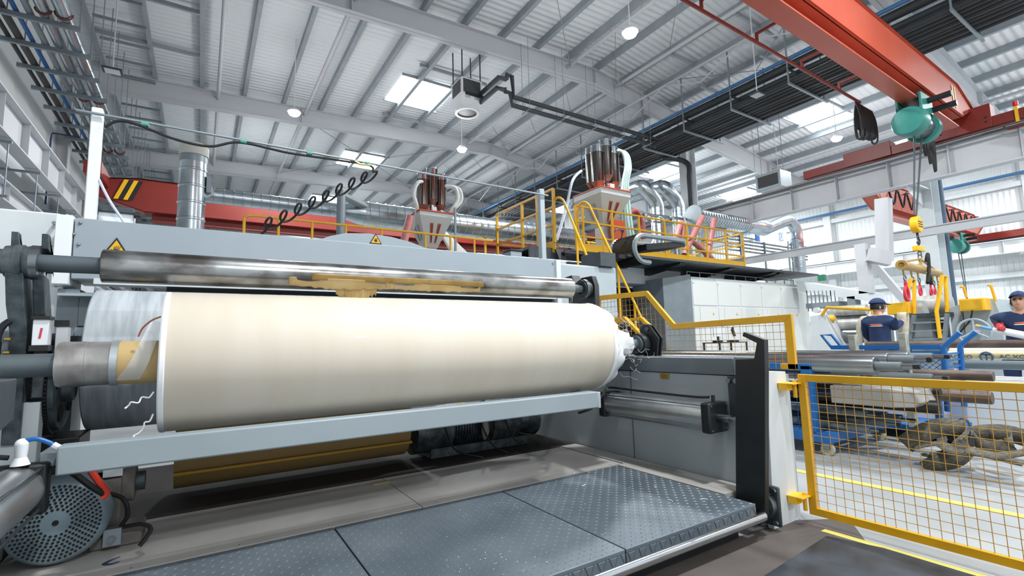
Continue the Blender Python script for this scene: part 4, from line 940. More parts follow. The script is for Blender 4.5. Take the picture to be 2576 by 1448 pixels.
for q in range(5):
    xx = b0.x + .8 + q * 1.45
    tag(MB().box(xx - .02, 12.35, 8.8, xx + .02, 12.85, 8.83).cyl((xx, 12.4, 8.8), (xx, 12.4, roofz(xx) - .3), .008, n=6).cyl((xx, 12.8, 8.8), (xx, 12.8, roofz(xx) - .3), .008, n=6).to('pipe_hanger', galv), 'small rod hanger under the two heater pipes', 'pipe hanger', 'rod hangers of the heater pipes')

vb = pt(1945, 458, x=17.3)
r = T('vent_unit', 'grey ventilation unit with a dark grille beside the crane girder right of the platform', 'ventilation unit', (17.4, vb.y, vb.z - .3))
MB().box(16.95, vb.y - .45, vb.z - .3, 17.7, vb.y + .45, vb.z + .3).to('casing', galv, r, bevel=.01)
MB().box(16.93, vb.y - .36, vb.z - .2, 16.95, vb.y + .36, vb.z + .2).to('grille', gm, r)
for yy in (vb.y - .4, vb.y + .4): MB().cyl((17.3, yy, vb.z + .3), (17.3, yy, roofz(17.3) - .02), .012, n=6).to('hanging_rod', galv, r)
dp = pt(1738, 500, x=17.0)
tag(MB().tube(bez([(16.2, dp.y + .6, 8.75), (16.8, dp.y + .3, 8.7), (17.0, dp.y, 8.4), (17.0, dp.y, 7.9)], 5) + [V((17.0, dp.y, 5.0))], .11, 12).to('down_pipe', blk), 'black down pipe bending off the pipe rack beside the far white columns', 'pipe')
# ================================================================== PLATFORM, HOPPERS, DUCTS
def rail_fence(name, lab, pts, posts, zbase, h, mcol, rr=.022, toe=0, group=None, loc=None):
    """railing: three rails over a polyline with posts (x, y)"""
    t = T(name, lab, 'railing', loc or (pts[0][0], pts[0][1], zbase), group)
    for k_, f in enumerate((1.0, .66, .33)):
        m = MB()
        for a, b in zip(pts[:-1], pts[1:]): m.bar((a[0], a[1], zbase + h * f), (b[0], b[1], zbase + h * f), rr * 1.7, rr * 1.7)
        m.to('top_rail' if k_ == 0 else 'mid_rail', mcol, t)
    for (x_, y_) in posts: MB().bar((x_, y_, zbase), (x_, y_, zbase + h), rr * 2).to('post', mcol, t)
    if toe:
        m = MB()
        for a, b in zip(pts[:-1], pts[1:]): m.bar((a[0], a[1], zbase + toe / 2), (b[0], b[1], zbase + toe / 2), .012, toe, up=(0, 0, 1))
        m.to('toe_board', mcol, t)
    return t
# steel platform
YP = 8.0
DZ = 3.2
pa = pt(1455, 624, y=YP); pb = pt(1875, 678, y=YP)
X0, X1 = pa.x, pb.x; DZ = (pa.z + pb.z) / 2
RH = pt(1455, 518, y=YP).z - DZ
r = T('steel_platform', 'raised black steel platform behind the winder carrying the hoppers', 'platform', ((X0 + X1) / 2, YP + 1.5, 0))
MB().box(5.6, YP, DZ - .30, X1, YP + .06, DZ).box(5.6, YP + .05, DZ - .3, X1 + .1, 11.0, DZ - .24).to('deck_edge', dgrey, r)
MB().box(5.6, YP + .06, DZ - .06, X1, 11.0, DZ).to('deck', dgrey, r)
for xx in (5.9, 8.6, X1 - .2): MB().box(xx - .1, 10.2, 0, xx + .1, 10.4, DZ - .3).to('leg', mgrey, r)
for xx in (6.8, 8.6, 10.4, 12.2, X1 - .6): MB().prism([(xx, YP - 1.3, DZ - .38), (xx, YP + .1, DZ - .55), (xx, YP + .1, DZ - .3), (xx, YP - 1.3, DZ - .3)], (.18, 0, 0)).to('bracket_arm', black, r)
MB().box(7.0, YP - 1.35, DZ - .34, X1 + 1.3, YP, DZ - .29).to('cable_tray', dgrey, r)
pxs = [1450, 1468, 1542, 1609, 1673, 1728, 1777, 1825, 1868]
posts = [(pt(p_, 600, y=YP).x, YP) for p_ in pxs]
rail_fence('platform_railing', 'bright yellow railing with toe board along the front edge of the raised platform', [(posts[0][0], YP), (posts[-1][0], YP), (posts[-1][0], 10.6)], posts + [(posts[-1][0], 9.3), (posts[-1][0], 10.6)], DZ, RH, byellow, toe=.17)
rail_fence('platform_railing', 'yellow railing along the back edge of the raised platform', [(6.2, 10.9), (posts[-1][0], 10.9)], [(6.2 + q * 1.2, 10.9) for q in range(7)], DZ, RH, byellow)
xa = pt(1385, 500, y=YP).x
ya_ = pt(1250, 550, x=xa).y
rail_fence('platform_railing', 'yellow railing section left of the grey square post running back from the stairs', [(xa, YP - .1), (xa, ya_)], [(xa, YP - .1), (xa, YP + .5), (xa, YP + 1.1), (xa, ya_)], DZ + .1, RH + .15, yellow, rr=.026)
MB().prism([(xa, YP - .1, DZ - .1), (xa, ya_ + .2, DZ - .1), (xa, ya_ + .2, DZ + .05), (xa, YP - .1, DZ + .15)], (.02, 0, 0)).to('toe_board', yellow, S.objects['platform_railing.002'])
# back railing of the left section and its walkway
la = pt(615, 537, y=YP); lb = pt(1240, 607, y=YP); zr_ = (la.z + lb.z) / 2
t = T('walkway_railing', 'thin yellow railing running behind the grey cover of the winder', 'railing', (la.x, YP, zr_ - 1))
for dz in (0, -.33): MB().tube([(la.x + .03, YP, zr_ - 1), (la.x, YP, zr_ - .1), (la.x + .08, YP, zr_)][0:0] + [(la.x + .05, YP, zr_ + dz), (lb.x, YP, zr_ + dz)], .02, 8).to('rail', yellow, t)
MB().tube(bez([(la.x, YP, zr_ - 1), (la.x, YP, zr_ - .12), (la.x + .02, YP, zr_ - .03), (la.x + .1, YP, zr_)], 5), .022, 8).to('end_post', yellow, t)
for px_ in (700, 785, 870, 960, 1070, 1133, 1193): xx = pt(px_, 590, y=YP).x; MB().cyl((xx, YP, zr_ - 1.0), (xx, YP, zr_), .02, n=8).to('post', yellow, t)
tag(MB().box(la.x, YP - .05, zr_ - 1.12, lb.x + .5, 10, zr_ - 1.0).to('walkway', mgrey), 'grey walkway deck behind the winder under the thin yellow railing', 'walkway')
# stairs
sx0 = pt(1400, 600, y=7.9).x; 
r = T('staircase', 'steep stairs with yellow handrails going down from the raised platform', 'stairs', (sx0 + .4, 6, .2))
def stair_rail(xx, lab=None):
    top = [(xx, 8.0, DZ + .1), (xx, 8.0, DZ + RH * .85), (xx, 7.9, DZ + RH + .02), (xx, 7.75, DZ + RH + .02), (xx, 7.62, DZ + RH - .08)]
    b = pt(1537 if xx == sx0 else 1600, 788 if xx == sx0 else 770, x=xx); a_ = V(top[4]); sl = (b.z - a_.z) / (b.y - a_.y); e_ = V((xx, a_.y + (1.15 - a_.z) / sl, 1.15))
    MB().tube(bez(top[:5], 4) + [e_], .024, 10).to('handrail', byellow, r)
    for q in range(1, 4):
        y_ = a_.y + (e_.y - a_.y) * q / 4; z_ = a_.z + (e_.z - a_.z) * q / 4
        MB().cyl((xx, y_, z_ - 1.0), (xx, y_, z_), .022, n=8).to('post', byellow, r)
for xx in (sx0, sx0 + .7): stair_rail(xx)
b = pt(1537, 788, x=sx0); SL = (b.z - (DZ + RH)) / (b.y - 7.62); YB = 7.9 - (DZ - .35) / SL
for xx in (sx0 + .05, sx0 + .65): MB().bar((xx, 7.9, DZ - .05), (xx, YB, .35), .04, .2, up=(1, 0, 0)).to('stringer', black, r)
for q in range(12):
    u = (q + .5) / 12; y_ = 7.9 + u * (YB - 7.9); z_ = DZ - u * (DZ - .35); MB().box(sx0 + .07, y_ - .11, z_ - .02, sx0 + .63, y_ + .11, z_ + .01).to('tread', dgrey, r)
# dark machinery under the platform
r = T('extruder_housing', 'dark machinery and white housing band under the raised platform', 'machine', (7.5, 8.5, 0))
MB().box(5.0, 8.3, 0, 9.6, 10.0, 2.2).to('body', dgrey, r)
MB().box(4.2, 7.7, 2.45, 9.9, 8.2, 2.85).to('white_band', offw, r, bevel=.03)
MB().box(6.0, 8.1, 2.05, 9.4, 8.3, 2.4).cyl((7.9, 8.2, 1.9), (7.9, 7.8, 1.9), .2).cyl((7.3, 8.2, 1.6), (7.3, 7.9, 1.6), .15).to('black_band', black, r)
MB().tube(bez([(7.5, 8.1, 2.2), (7.7, 7.9, 2.1), (7.8, 7.9, 1.7), (7.7, 8.1, 1.4)], 6), .07, 10).to('hose', mgrey, r)
r = T('machine_housing', 'light grey housing behind the right end of the winder cover', 'machine housing', (4.4, 5.5, 0))
MB().box(3.2, 4.3, 0, 4.3, 5.2, 2.08).to('body', lgrey, r, bevel=.02)
MB().box(4.0, 4.25, 2.08, 4.25, 4.6, 2.25).to('bracket', dgrey, r)
# cable chain
cc = pt(1590, 632, y=6.9)
r = T('cable_chain', 'black and silver cable drag chain curling at the front of the platform', 'cable chain', (cc.x, 6.9, cc.z - .3))
m = MB(); R_ = .27
def cpt(an): return V((cc.x + R_ * math.cos(an), 6.9, cc.z + R_ * math.sin(an)))
for q in range(13):
    an = math.radians(90 + q * 15); p = cpt(an); d1 = V((-math.sin(an), 0, math.cos(an)))
    m.bar(p - d1 * .03, p + d1 * .03, .9, .10, up=(math.cos(an), 0, math.sin(an))) if False else m.bar(p - V((0, .30, 0)), p + V((0, .30, 0)), .035, .09)
m.to('link_band', black, r)
path = [V((cc.x + 1.25, 6.9, cc.z + R_)), V((cc.x, 6.9, cc.z + R_))] + [cpt(math.radians(90 + q * 12)) for q in range(1, 16)] + [V((cc.x + .15, 6.9, cc.z - R_))]
for yy in (-.32, .32): MB().tube([p + V((0, yy, 0)) for p in path], .05, 6).to('side_chain', galv, r)
MB().bar((cc.x + .1, 6.9, cc.z + .05), (cc.x + 1.3, 6.9, cc.z + .22), .6, .12).to('tray', black, r)
# ------------------------------------------------ hoppers
canm = mat('polished_can', '77716d', .14, 1.0)
copp = mat('copper_cone', '8f6d60', .35, .7)
rimo = mat('rim_orange', 'c2502b', .45)
hosew = mat('white_hose', 'e3e6e2', .35)
hoset = mat('mint_hose', 'b7d8d2', .35)
hosep = mat('pink_hose', 'c77f7c', .4, col2='d89a95', scale=12, amt=.5)
def hopper(cxp, cyp, rxp, ryp, lxp, lyp, y0, lab, hbox, hfr, kids_=True):
    c = pt(cxp, cyp, y=y0); x0 = c.x; x1 = pt(rxp, ryp, y=y0).x; zt = c.z; y1 = pt(lxp, lyp, x=x0).y; y1 = min(y1, y0 + (x1 - x0) * 1.25); w_ = x1 - x0; d_ = y1 - y0
    r = T('blender_hopper', lab, 'hopper', (x0 + w_ / 2, y0 + d_ / 2, zt - hbox - hfr))
    MB().box(x0, y0, zt - hbox, x1, y1, zt - .03).to('top_box', offw, r, bevel=.008)
    MB().box(x0 - .015, y0 - .015, zt - .03, x1 + .015, y1 + .015, zt).to('orange_rim', rimo, r)
    zf = zt - hbox - hfr; a = w_ * .30
    xm, ym = x0 + w_ * .5, y0 + d_ * .5
    MB().frustum([(xm - a * .55, ym - a * .55, zf), (xm + a * .55, ym - a * .55, zf), (xm + a * .55, ym + a * .55, zf), (xm - a * .55, ym + a * .55, zf)], [(x0, y0, zt - hbox), (x1, y0, zt - hbox), (x1, y1, zt - hbox), (x0, y1, zt - hbox)]).to('funnel', mat('hopper_cream', 'c9ccc6', .5), r)
    def fp(u, v, off=.012):  # point on the front sloped face, u across, v down
        xa = x0 + (xm - a * .55 - x0) * v; xb = x1 + (xm + a * .55 - x1) * v; ya = y0 + (ym - a * .55 - y0) * v
        return V((xa + (xb - xa) * u, ya - off, zt - hbox - hfr * v))
    def sp(u, v, off=.012):
        ya = y0 + (ym - a * .55 - y0) * v; yb = y1 + (ym + a * .55 - y1) * v; xa = x0 + (xm - a * .55 - x0) * v
        return V((xa - off, ya + (yb - ya) * u, zt - hbox - hfr * v))
    for u in (.36, .64):
        sf = MB().prism([fp(u - .055, .22), fp(u + .055, .22), fp(u + .04, .85), fp(u - .04, .85)], (0, -.01, 0)).to('sight_frame', rimo, r)
        MB().prism([fp(u - .022, .27, .024), fp(u + .022, .27, .024), fp(u + .016, .8, .024), fp(u - .016, .8, .024)], (0, -.004, 0)).to('sight_glass', mat('dark_glass', '4b2f26', .2), sf)
        MB().prism([sp(u - .05, .25), sp(u + .05, .25), sp(u + .05, .75), sp(u - .05, .75)], (-.008, 0, 0)).to('cover_plate', lgrey, r)
    MB().box(xm - a * .5, ym - a * .5, zf - 1.15, xm + a * .5, ym + a * .5, zf).to('weigh_box', offw, r, bevel=.01)
    R0 = w_ * .165
    cans = [(.22, .30, -.08), (.50, .30, .12), (.80, .36, .0), (.45, .75, .06)]
    for i, (u, v, dz) in enumerate(cans):
        cx_, cy_ = x0 + w_ * u, y0 + d_ * v; hc = w_ * .86; zb_ = zt + w_ * .16 + dz * w_
        can = MB().lathe((cx_, cy_, zb_ + w_ * .12), (cx_, cy_, zb_ + 9), [(0, R0), (hc - .12 * w_, R0)], 32).to('can', canm, r)
        MB().lathe((cx_, cy_, zb_ - w_ * .16 - dz * w_), (cx_, cy_, zb_ + 9), [(0, R0 * .45), (w_ * .10 + dz * w_ * .5 + .05, R0 * .45)], 24).to('outlet_pipe', chrome, can)
        MB().lathe((cx_, cy_, zb_ - .02), (cx_, cy_, zb_ + 9), [(0, R0 * .5), (w_ * .14, R0)], 32).to('cone', copp, can)

        zz_ = zb_ + hc
        MB().lathe((cx_, cy_, zz_), (cx_, cy_, zz_ + 9), [(0, R0 * 1.08), (.03 * w_, R0 * 1.08), (.03 * w_, R0 * .96), (.16 * w_, R0 * .96), (.16 * w_, R0 * 1.0), (.19 * w_, R0 * .97), (.2 * w_, .01)], 32).to('lid', chrome, can)
    MB().box(x0 + w_ * .40, y0 + d_ * .08, zt, x0 + w_ * .54, y0 + d_ * .18, zt + w_ * .14).to('control_box', white, r, bevel=.01)
    return r, x0, x1, y0, y1, zt, w_
r, x0, x1, y0, y1, zt, w_ = hopper(1511, 466, 1586, 481, 1443, 497, 8.5, 'white funnel hopper with steel cans and mint hoses above the railed platform', .17, .72)
A2 = (x0, x1, y0, y1, zt, w_)
MB().box(x0 + .1, y0 + .15, zt - 1.75, x0 + .48, y0 + .4, zt - 1.5).to('orange_box', orange, r, bevel=.01)
ob = pt(1549, 580, y=y0 + .2)
MB().box(ob.x - .16, y0 + .1, ob.z - .28, ob.x + .25, y0 + .25, ob.z + .26).to('orange_cabinet', orange, r, bevel=.01)
text('lettering', '三菱', .07, (ob.x + .12, y0 + .095, ob.z - .02), (1, 0, 0), (0, 0, 1), black, r)
m = MB()
for q in range(3):
    an = math.radians(90 + 120 * q); c_ = V((ob.x - .03, y0 + .097, ob.z + .02)); d_ = V((math.cos(an), 0, math.sin(an))); n_ = V((-d_.z, 0, d_.x))
    m.prism([c_, c_ + d_ * .02 + n_ * .011, c_ + d_ * .04, c_ + d_ * .02 - n_ * .011], (0, -.003, 0))
m.to('three_diamond_mark', mat('logo_red', 'b8202a', .5), r)
MB().tube(bez([(x0 + .3, y0 + .1, zt - 1.3), (x0 + .35, y0 - .1, zt - 1.1), (x0 + .55, y0 - .1, zt - 1.1), (x0 + .65, y0 + .05, zt - 1.3)], 6), .015, 6).to('cable', blue, r)
for q in range(4):
    tag(MB().tube(bez([(x0 + w_ * .65, y0 + .3 + .05 * q, zt + w_ * (1.05 + .1 * (q % 2))), (x0 + w_ * (.95 + .05 * q), y0 + .2, zt + w_ * 1.1), (x0 + w_ * (1.08 + .06 * q), y0 + .2, zt + w_ * .75), (x0 + w_ * (1.0 + .06 * q), y0 + .25, zt + w_ * .3), (x1 - .05 + .1 * q, y0 + .3, zt - .3), (x1 + .02 + .12 * q, y0 + .3, zt - 1.2), (x1 + .3 + .1 * q, y0 + .25, DZ + .15)], 6), .035, 8).to('conveying_hose', hoset), 'mint green hose curving from the steel cans down the right side of the larger hopper', 'hose', 'mint hoses of the larger hopper')
h0 = pt(1462, 430, y=y0 + .3); h1 = pt(1400, 605, y=y0 - .3); hm_ = pt(1440, 455, y=y0 + .1); hn = pt(1425, 520, y=y0)
tag(MB().tube(bez([h0, hm_, hn, h1], 8), .035, 10).to('conveying_hose', mat('grey_blue_hose', 'a9b6c6', .35)), 'grey-blue hose hanging from the left can of the larger hopper', 'hose')
r, x0, x1, y0, y1, zt, w_ = hopper(1056, 525, 1139, 536, 1023, 547, 9.2, 'white funnel hopper with steel cans and white hoses seen behind the winder cover', .12, .62)
MB().box(x0 + .2, y0 + .1, zt - 1.2, x0 + .5, y0 + .4, zt - .85).to('orange_box', orange, r, bevel=.01)
for q in range(3):
    s = (-1, 1, 1)[q]
    P_ = [(x0 + w_ * (.3 if s < 0 else .85), y0 + .2, zt + w_ * .85), (x0 + w_ * (.02 if s < 0 else 1.05 + .1 * q), y0 + .1, zt + w_ * .8), (x0 + w_ * (-.12 if s < 0 else 1.1 + .12 * q), y0 + .1, zt + w_ * .45), (x0 + w_ * (.0 if s < 0 else .95 + .05 * q), y0 + .15, zt + .05), (x0 + w_ * (.1 if s < 0 else .95), y0 + .5, zt - .3)]
    tag(MB().tube(bez(P_, 6), .04, 8).to('conveying_hose', hosew), 'white hose looping from a steel can of the smaller hopper', 'hose', 'white loops on the smaller hopper')
for q in range(7):
    a = V((x1 - .25 + .06 * q, y0 + .35 + .08 * q, zt - .15)); b = V((x1 + .45 + .16 * q, y0 + .25 + .08 * q, 2.75))
    tag(MB().tube(bez([a, a.lerp(b, .5) + V((-.05, 0, .0)), b, b + V((.3, 0, -.05))], 5), .036, 8).to('conveying_pipe', hosew), 'white pipe slanting down to the right of the smaller hopper', 'pipe', 'white slanting pipes beside the smaller hopper')
for q in range(6):
    a = V((5.4 + .15 * q, 9.6 + .1 * q, 2.85)); tag(MB().tube([a + V((-.7, 0, -.4)), a, a + V((1.6, 0, 0)), a + V((2.4, .3, 0))], .035, 8).to('conveying_pipe', hosew), 'white pipe bending level behind the yellow railing section', 'pipe', 'white pipes levelling out behind the railing')
tag(MB().cyl(pt(1008, 640, y=9), pt(1032, 545, y=9.2), .08, n=12).to('flexible_duct', hosep), 'pink flexible tube behind the left side of the smaller hopper', 'flexible duct')
m = MB().box(x1 + .02, y0 - .05, 2.4, x1 + .06, y0 - .01, zt + .12); m.to('perforated_post', galv); tag(S.objects['perforated_post'], 'slotted galvanised post beside the smaller hopper', 'post')
# ------------------------------------------------ spiral ducts
def spiral(pts, R_, pitch=.12, n=28, bead=.012):
    """duct with seams: rings swollen along the path"""
    P = [V(p) for p in pts]; path = []; rad = []
    for a, b in zip(P[:-1], P[1:]):
        L_ = (b - a).length; k = max(2, int(L_ / pitch))
        for i in range(k):
            for f, dr in ((0, 0), (.42, 0), (.46, bead), (.54, bead), (.58, 0)):
                path.append(a.lerp(b, (i + f) / k)); rad.append(R_ + dr)
    path.append(P[-1]); rad.append(R_)
    return MB().tube(path, rad, n)
yd = 10.6
p1 = pt(487, 410, y=yd); p2 = pt(487, 575, y=yd)
r = T('ventilation_duct', 'upright spiral duct with a cream cap at the left end of the long duct', 'duct', (p1.x, yd, 2.0))
MB_ = spiral([(p1.x, yd, 2.2), (p1.x, yd, p1.z)], .22, .28); MB_.to('duct_tube', duct, r)
MB().lathe((p1.x, yd, p1.z), (p1.x, yd, 99), [(0, .225), (.12, .225)], 32).to('collar', galv, r)
MB().lathe((p1.x, yd, p1.z + .12), (p1.x, yd, 99), [(0, .24), (.18, .24), (.24, .18), (.26, .05)], 32).to('cap', mat('cream_cap', 'cfd0c4', .6), r)
MB().box(p1.x + .22, yd - .1, p1.z - .55, p1.x + .30, yd + .05, p1.z - .25).to('damper_box', galv, r)
r = T('ventilation_duct', 'long silver spiral duct running level behind both hoppers', 'duct', (4, yd + .4, 3.6))
a = pt(500, 490, y=yd + .3); b = pt(868, 530, y=yd + .3); zc_ = (a.z + b.z) / 2; yy = yd + .3
spiral([(a.x, yy, zc_), (b.x - .1, yy, zc_)], .15, .16).to('narrow_run', duct, r)
MB().lathe((b.x - .1, yy, zc_), (99, yy, zc_), [(0, .15), (.35, .25), (.5, .27)], 32).to('reducer', duct, r)
spiral([(b.x + .4, yy, zc_), (9.5, yy, zc_)], .28, .2).to('wide_run', duct, r)
MB().tube(bez([(p1.x + .2, yd, zc_ + .02), (a.x, yy, zc_)], 4), .15, 20).to('branch', duct, r)
bz = pt(850, 500, y=yd)
MB().tube([(bz.x, yd - .3, 2.5), (bz.x, yd - .3, bz.z + .1)], .09, 16).cyl((bz.x, yd - .3, bz.z), (bz.x + .75, yd + .2, zc_ + .1), .08).to('small_branch', galv, r)
MB().tube([(1.2, yd - .2, 3.05), (2.9, yd - .2, 3.35)], .07, 12).to('thin_branch', galv, r)
for px_, py_, lab in ((1655, 465, 'leftmost bent spiral duct rising behind the platform railing'), (1708, 450, 'second bent spiral duct rising behind the platform railing')):
    yb = 12.0; base = pt(px_ - 12, 640, y=yb); el = pt(px_ - 2, 520, y=yb); el2 = pt(px_ - 35, 478, y=yb)
    r = T('ventilation_duct', lab, 'duct', (base.x, yb, 3.0))
    spiral([(el.x, yb, 3.3), (el.x, yb, el.z)], .26, .14).to('riser', duct, r)
    MB().tube(bez([(el.x, yb, el.z), (el.x - .15, yb, el.z + .25), (el2.x + .2, yb, el2.z - .05), (el2.x + .02, yb + .1, el2.z + .15), (el2.x + .02, yb + .5, el2.z + .2)], 5), .27, 24).to('elbow', duct, r)
    spiral([(el2.x + .02, yb + .5, el2.z + .2), (el2.x + .02, yb + 4, el2.z + .2)], .25, .14).to('back_run', duct, r)
r = T('ventilation_duct', 'silver duct crossing above the right end of the platform and dropping at the white table', 'duct', (16, 10, 2.5))
yq = 10.0
q0 = pt(1745, 540, y=yq); q1 = pt(1885, 565, y=yq); q2 = pt(1955, 570, y=yq); q3 = pt(1985, 552, y=yq); q4 = pt(2003, 590, y=yq); q5 = pt(2003, 695, y=yq)
MB().lathe(q0 - V((.05, 0, 0)), q0 + V((9, 0, 0)), [(0, .05), (.02, .33), (.07, .33)], 28).to('end_flange', galv, r)
spiral([q0 + V((.1, 0, 0)), (q1.x, yq, q0.z)], .22, .14).to('spiral_run', duct, r)
MB().lathe((q1.x, yq, q0.z), (99, yq, q0.z), [(0, .22), (.3, .3), (1.0, .3), (1.3, .2)], 28).tube(bez([(q1.x + 1.2, yq, q0.z), (q3.x - .3, yq, q3.z - .1), (q3.x + .1, yq, q3.z - .1), (q4.x, yq, q3.z - .4), (q4.x, yq, q4.z - .2)], 6), .22, 24).to('elbow', duct, r)
spiral([(q4.x, yq, q4.z - .2), (q4.x, yq, q5.z)], .24, .22).to('drop', duct, r)
for (a, b, c_) in (((1722, 640), (1745, 590), (1768, 545)), ((1800, 660), (1758, 620), (1730, 598)), ((1782, 640), (1790, 590), (1797, 550)), ((1700, 600), (1714, 560), (1717, 600))):
    p = [pt(*q_, y=9.2) for q_ in (a, b, c_)]
    tag(MB().tube(bez(p, 8), [.085 + .006 * (i % 2) for i in range(17)], 12).to('flexible_duct', hosep), 'pink flexible tube above the railed platform at right', 'flexible duct', 'pink flexible tubes on the platform')
p = [pt(*q_, y=9.0) for q_ in ((1578, 600), (1580, 545), (1600, 532), (1615, 560), (1620, 600))]
tag(MB().tube(bez(p, 6), [.07 + .006 * (i % 2) for i in range(25)], 12).to('flexible_duct', mat('brownred_hose', '9a4d47', .4)), 'brown-red ribbed hose arching behind the railing beside the larger hopper', 'flexible duct')
for q in range(6):
    a = pt(1630 + 28 * q, 545, y=10.2)
    tag(MB().tube(bez([a, a + V((.15, 0, -.05)), a + V((.25, 0, -.4)), a + V((.15, 0, -.8)), a + V((-.2, 0, -1.1))], 5), .03, 8).to('supply_hose', hoset if q % 3 else hosew), 'pale hose drooping from the manifold above the platform', 'hose', 'pale hoses of the manifold')
a = pt(1625, 540, y=10.3); b = pt(1825, 562, y=10.3)
tag(MB().cyl(a, b, .05, n=12).cyl(a + V((0, 0, -.2)), b + V((0, 0, -.2)), .035, n=12).to('pipe_manifold', steel), 'steel manifold pipe above the platform with pale hoses', 'pipe')
for q in range(5):
    a = pt(1830, 590 + q * 9, y=11.4); b = pt(2030, 630 + q * 12 - 30, y=11.4)
    tag(MB().cyl(a, V((b.x, 11.4, a.z)), .04, n=10).to('steel_pipe', steel), 'thin steel pipe running level right of the platform', 'pipe', 'parallel steel pipes right of the platform')
tag(MB().box(q4.x - 1.2, yq + 1, q3.z - .75, q4.x - 1.0, yq + 1.03, q3.z - .1).box(q4.x - 1.0, yq + 1, q3.z - .75, q4.x + 1.2, yq + 1.03, q3.z - .1).to('hanging_sign', offw), 'white hanging sign behind the duct drop', 'sign')
sg = S.objects['hanging_sign']
for xx in (q4.x - .8, q4.x + 1.0): MB().cyl((xx, yq + 1.02, q3.z - .1), (xx, yq + 1.02, roofz(xx) - .02), .012, n=6).to('hanging_rod', galv, sg)
MB().box(q4.x - 1.22, yq + .98, q3.z - .75, q4.x - .95, yq + 1.0, q3.z - .1).to('blue_field', mat('sign_blue', '2a5fae', .5), sg)
text('lettering', '1', .4, (q4.x - 1.08, yq + .97, q3.z - .42), (1, 0, 0), (0, 0, 1), white, sg)
text('lettering', '区', .4, (q4.x + .7, yq + .97, q3.z - .42), (1, 0, 0), (0, 0, 1), MATS['sign_blue'], sg)
for q in range(3):
    xx = pt(1850 + q * 60, 640, y=11.6).x
    tag(MB().box(xx - .03, 11.31, 0, xx + .03, 11.375, pt(1830, 588, y=11.4).z + .1).to('pipe_support', galv), ['slim upright left, holding the thin steel pipes', 'slim upright in the middle, holding the thin steel pipes', 'slim upright right, holding the thin steel pipes'][q], 'support')
# ------------------------------------------------ electrical cabinets
YC = 7.0
cabm = mat('cabinet_white', 'e4e7e4', .45)
ca = pt(1738, 700, y=YC).x; cb_ = pt(2006, 720, y=YC).x; zc1 = pt(1800, 700, y=YC).z
wd = (cb_ - ca) / 5
rnd = random.Random(1)
labs = ['white electrical cabinet leftmost of the row', 'white electrical cabinet with the black rotary handle, second from left', 'white electrical cabinet in the middle of the row', 'white electrical cabinet fourth from left', 'white electrical cabinet rightmost of the row']
for q in range(5):
    xa = ca + q * wd; t = T('electrical_cabinet', labs[q], 'cabinet', (xa + wd / 2, YC + .5, 0), 'row of white electrical cabinets')
    MB().box(xa + .003, YC, 0, xa + wd - .003, YC + 1.1, zc1).to('body', cabm if q else offw, t, bevel=.006)
    zs = zc1 * .74
    MB().box(xa + .02, YC - .015, zs + .02, xa + wd - .02, YC, zc1 - .09).to('upper_panel', cabm, t, bevel=.004)
    MB().box(xa + .02, YC - .015, .1, xa + wd * .24, YC, zs - .02).to('door', cabm, t, bevel=.004)
    d_ = MB().box(xa + wd * .26, YC - .015, .1, xa + wd - .02, YC, zs - .02).to('door', cabm, t, bevel=.004)
    cxx = xa + wd * .78; zz = zs - .2
    MB().prism([(cxx - .035, YC - .016, zz), (cxx + .035, YC - .016, zz), (cxx, YC - .016, zz + .065)], (0, -.003, 0)).to('warning_label', wyel, d_)
    MB().cyl((xa + .04, YC - .016, zc1 - .15), (xa + .04, YC - .02, zc1 - .15), .012, n=10).to('upper_lock', dgrey, t)
    if q == 1:
        MB().prism([(xa + .42, YC - .05, 1.35), (xa + .47, YC - .05, 1.42), (xa + .56, YC - .05, 1.2), (xa + .50, YC - .05, 1.2)], (0, .04, 0)).to('rotary_handle', black, t)
        MB().box(xa + .08, YC - .03, 1.42, xa + .15, YC - .015, 1.58).to('meter', lgrey, t)
m = MB(); q = 0
for q in range(11): xx = ca + q * (cb_ - ca) / 10; m.cyl((xx, YC + .1, zc1), (xx, YC + .1, zc1 + .13), .012, n=6)
m.cyl((ca, YC + .1, zc1 + .13), (cb_, YC + .1, zc1 + .13), .012, n=6)
tag(m.to('cabinet_rail', galv), 'thin galvanised rail along the top of the white cabinets', 'rail')
r = T('cabinet_end_panel', 'tall grey housing with a slanted side left of the white cabinets', 'machine housing', (ca - .3, YC + .5, 0))
MB().prism([(ca - .72, YC + .2, 0), (ca - .72, YC + .2, zc1 - .05), (ca - .02, YC, zc1 + .05), (ca - .02, YC, 0)], (0, .9, 0)).to('body', mgrey, r)
tag(MB().box(cb_, YC + .1, 0, cb_ + .7, YC + 1.2, zc1 - .05).to('end_cabinet', cabm), 'plain white end cabinet at the right of the cabinet row', 'cabinet')
# little table with tools in front of the cabinets
tq = pt(1820, 860, y=6.2)
r = T('work_table', 'dark work table with tools in front of the white cabinets', 'table', (tq.x, 6.2, 0))
MB().box(tq.x - .42, 6.0, tq.z - .02, tq.x + .55, 6.4, tq.z).to('top', dgrey, r)
for xx in (-.4, .53):
    for yy in (6.02, 6.38): MB().box(tq.x + xx - .015, yy - .015, 0, tq.x + xx + .015, yy + .015, tq.z - .02).to('leg', dgrey, r)
for q in range(2): tag(MB().box(tq.x - .3 + q * .5, 6.1, tq.z, tq.x - .15 + q * .55, 6.25, tq.z + .04).to('tool_box', black, bevel=.005), ['black tool on the left of the work table', 'black tool on the right of the work table'][q], 'tool')
r = T('monitor', 'white screen on a short stand on the work table', 'monitor', (tq.x, 6.3, tq.z))
MB().box(tq.x - .17, 6.29, tq.z + .12, tq.x + .17, 6.31, tq.z + .32).to('screen', white, r); MB().box(tq.x - .02, 6.3, tq.z, tq.x + .02, 6.33, tq.z + .14).to('stand', dgrey, r)
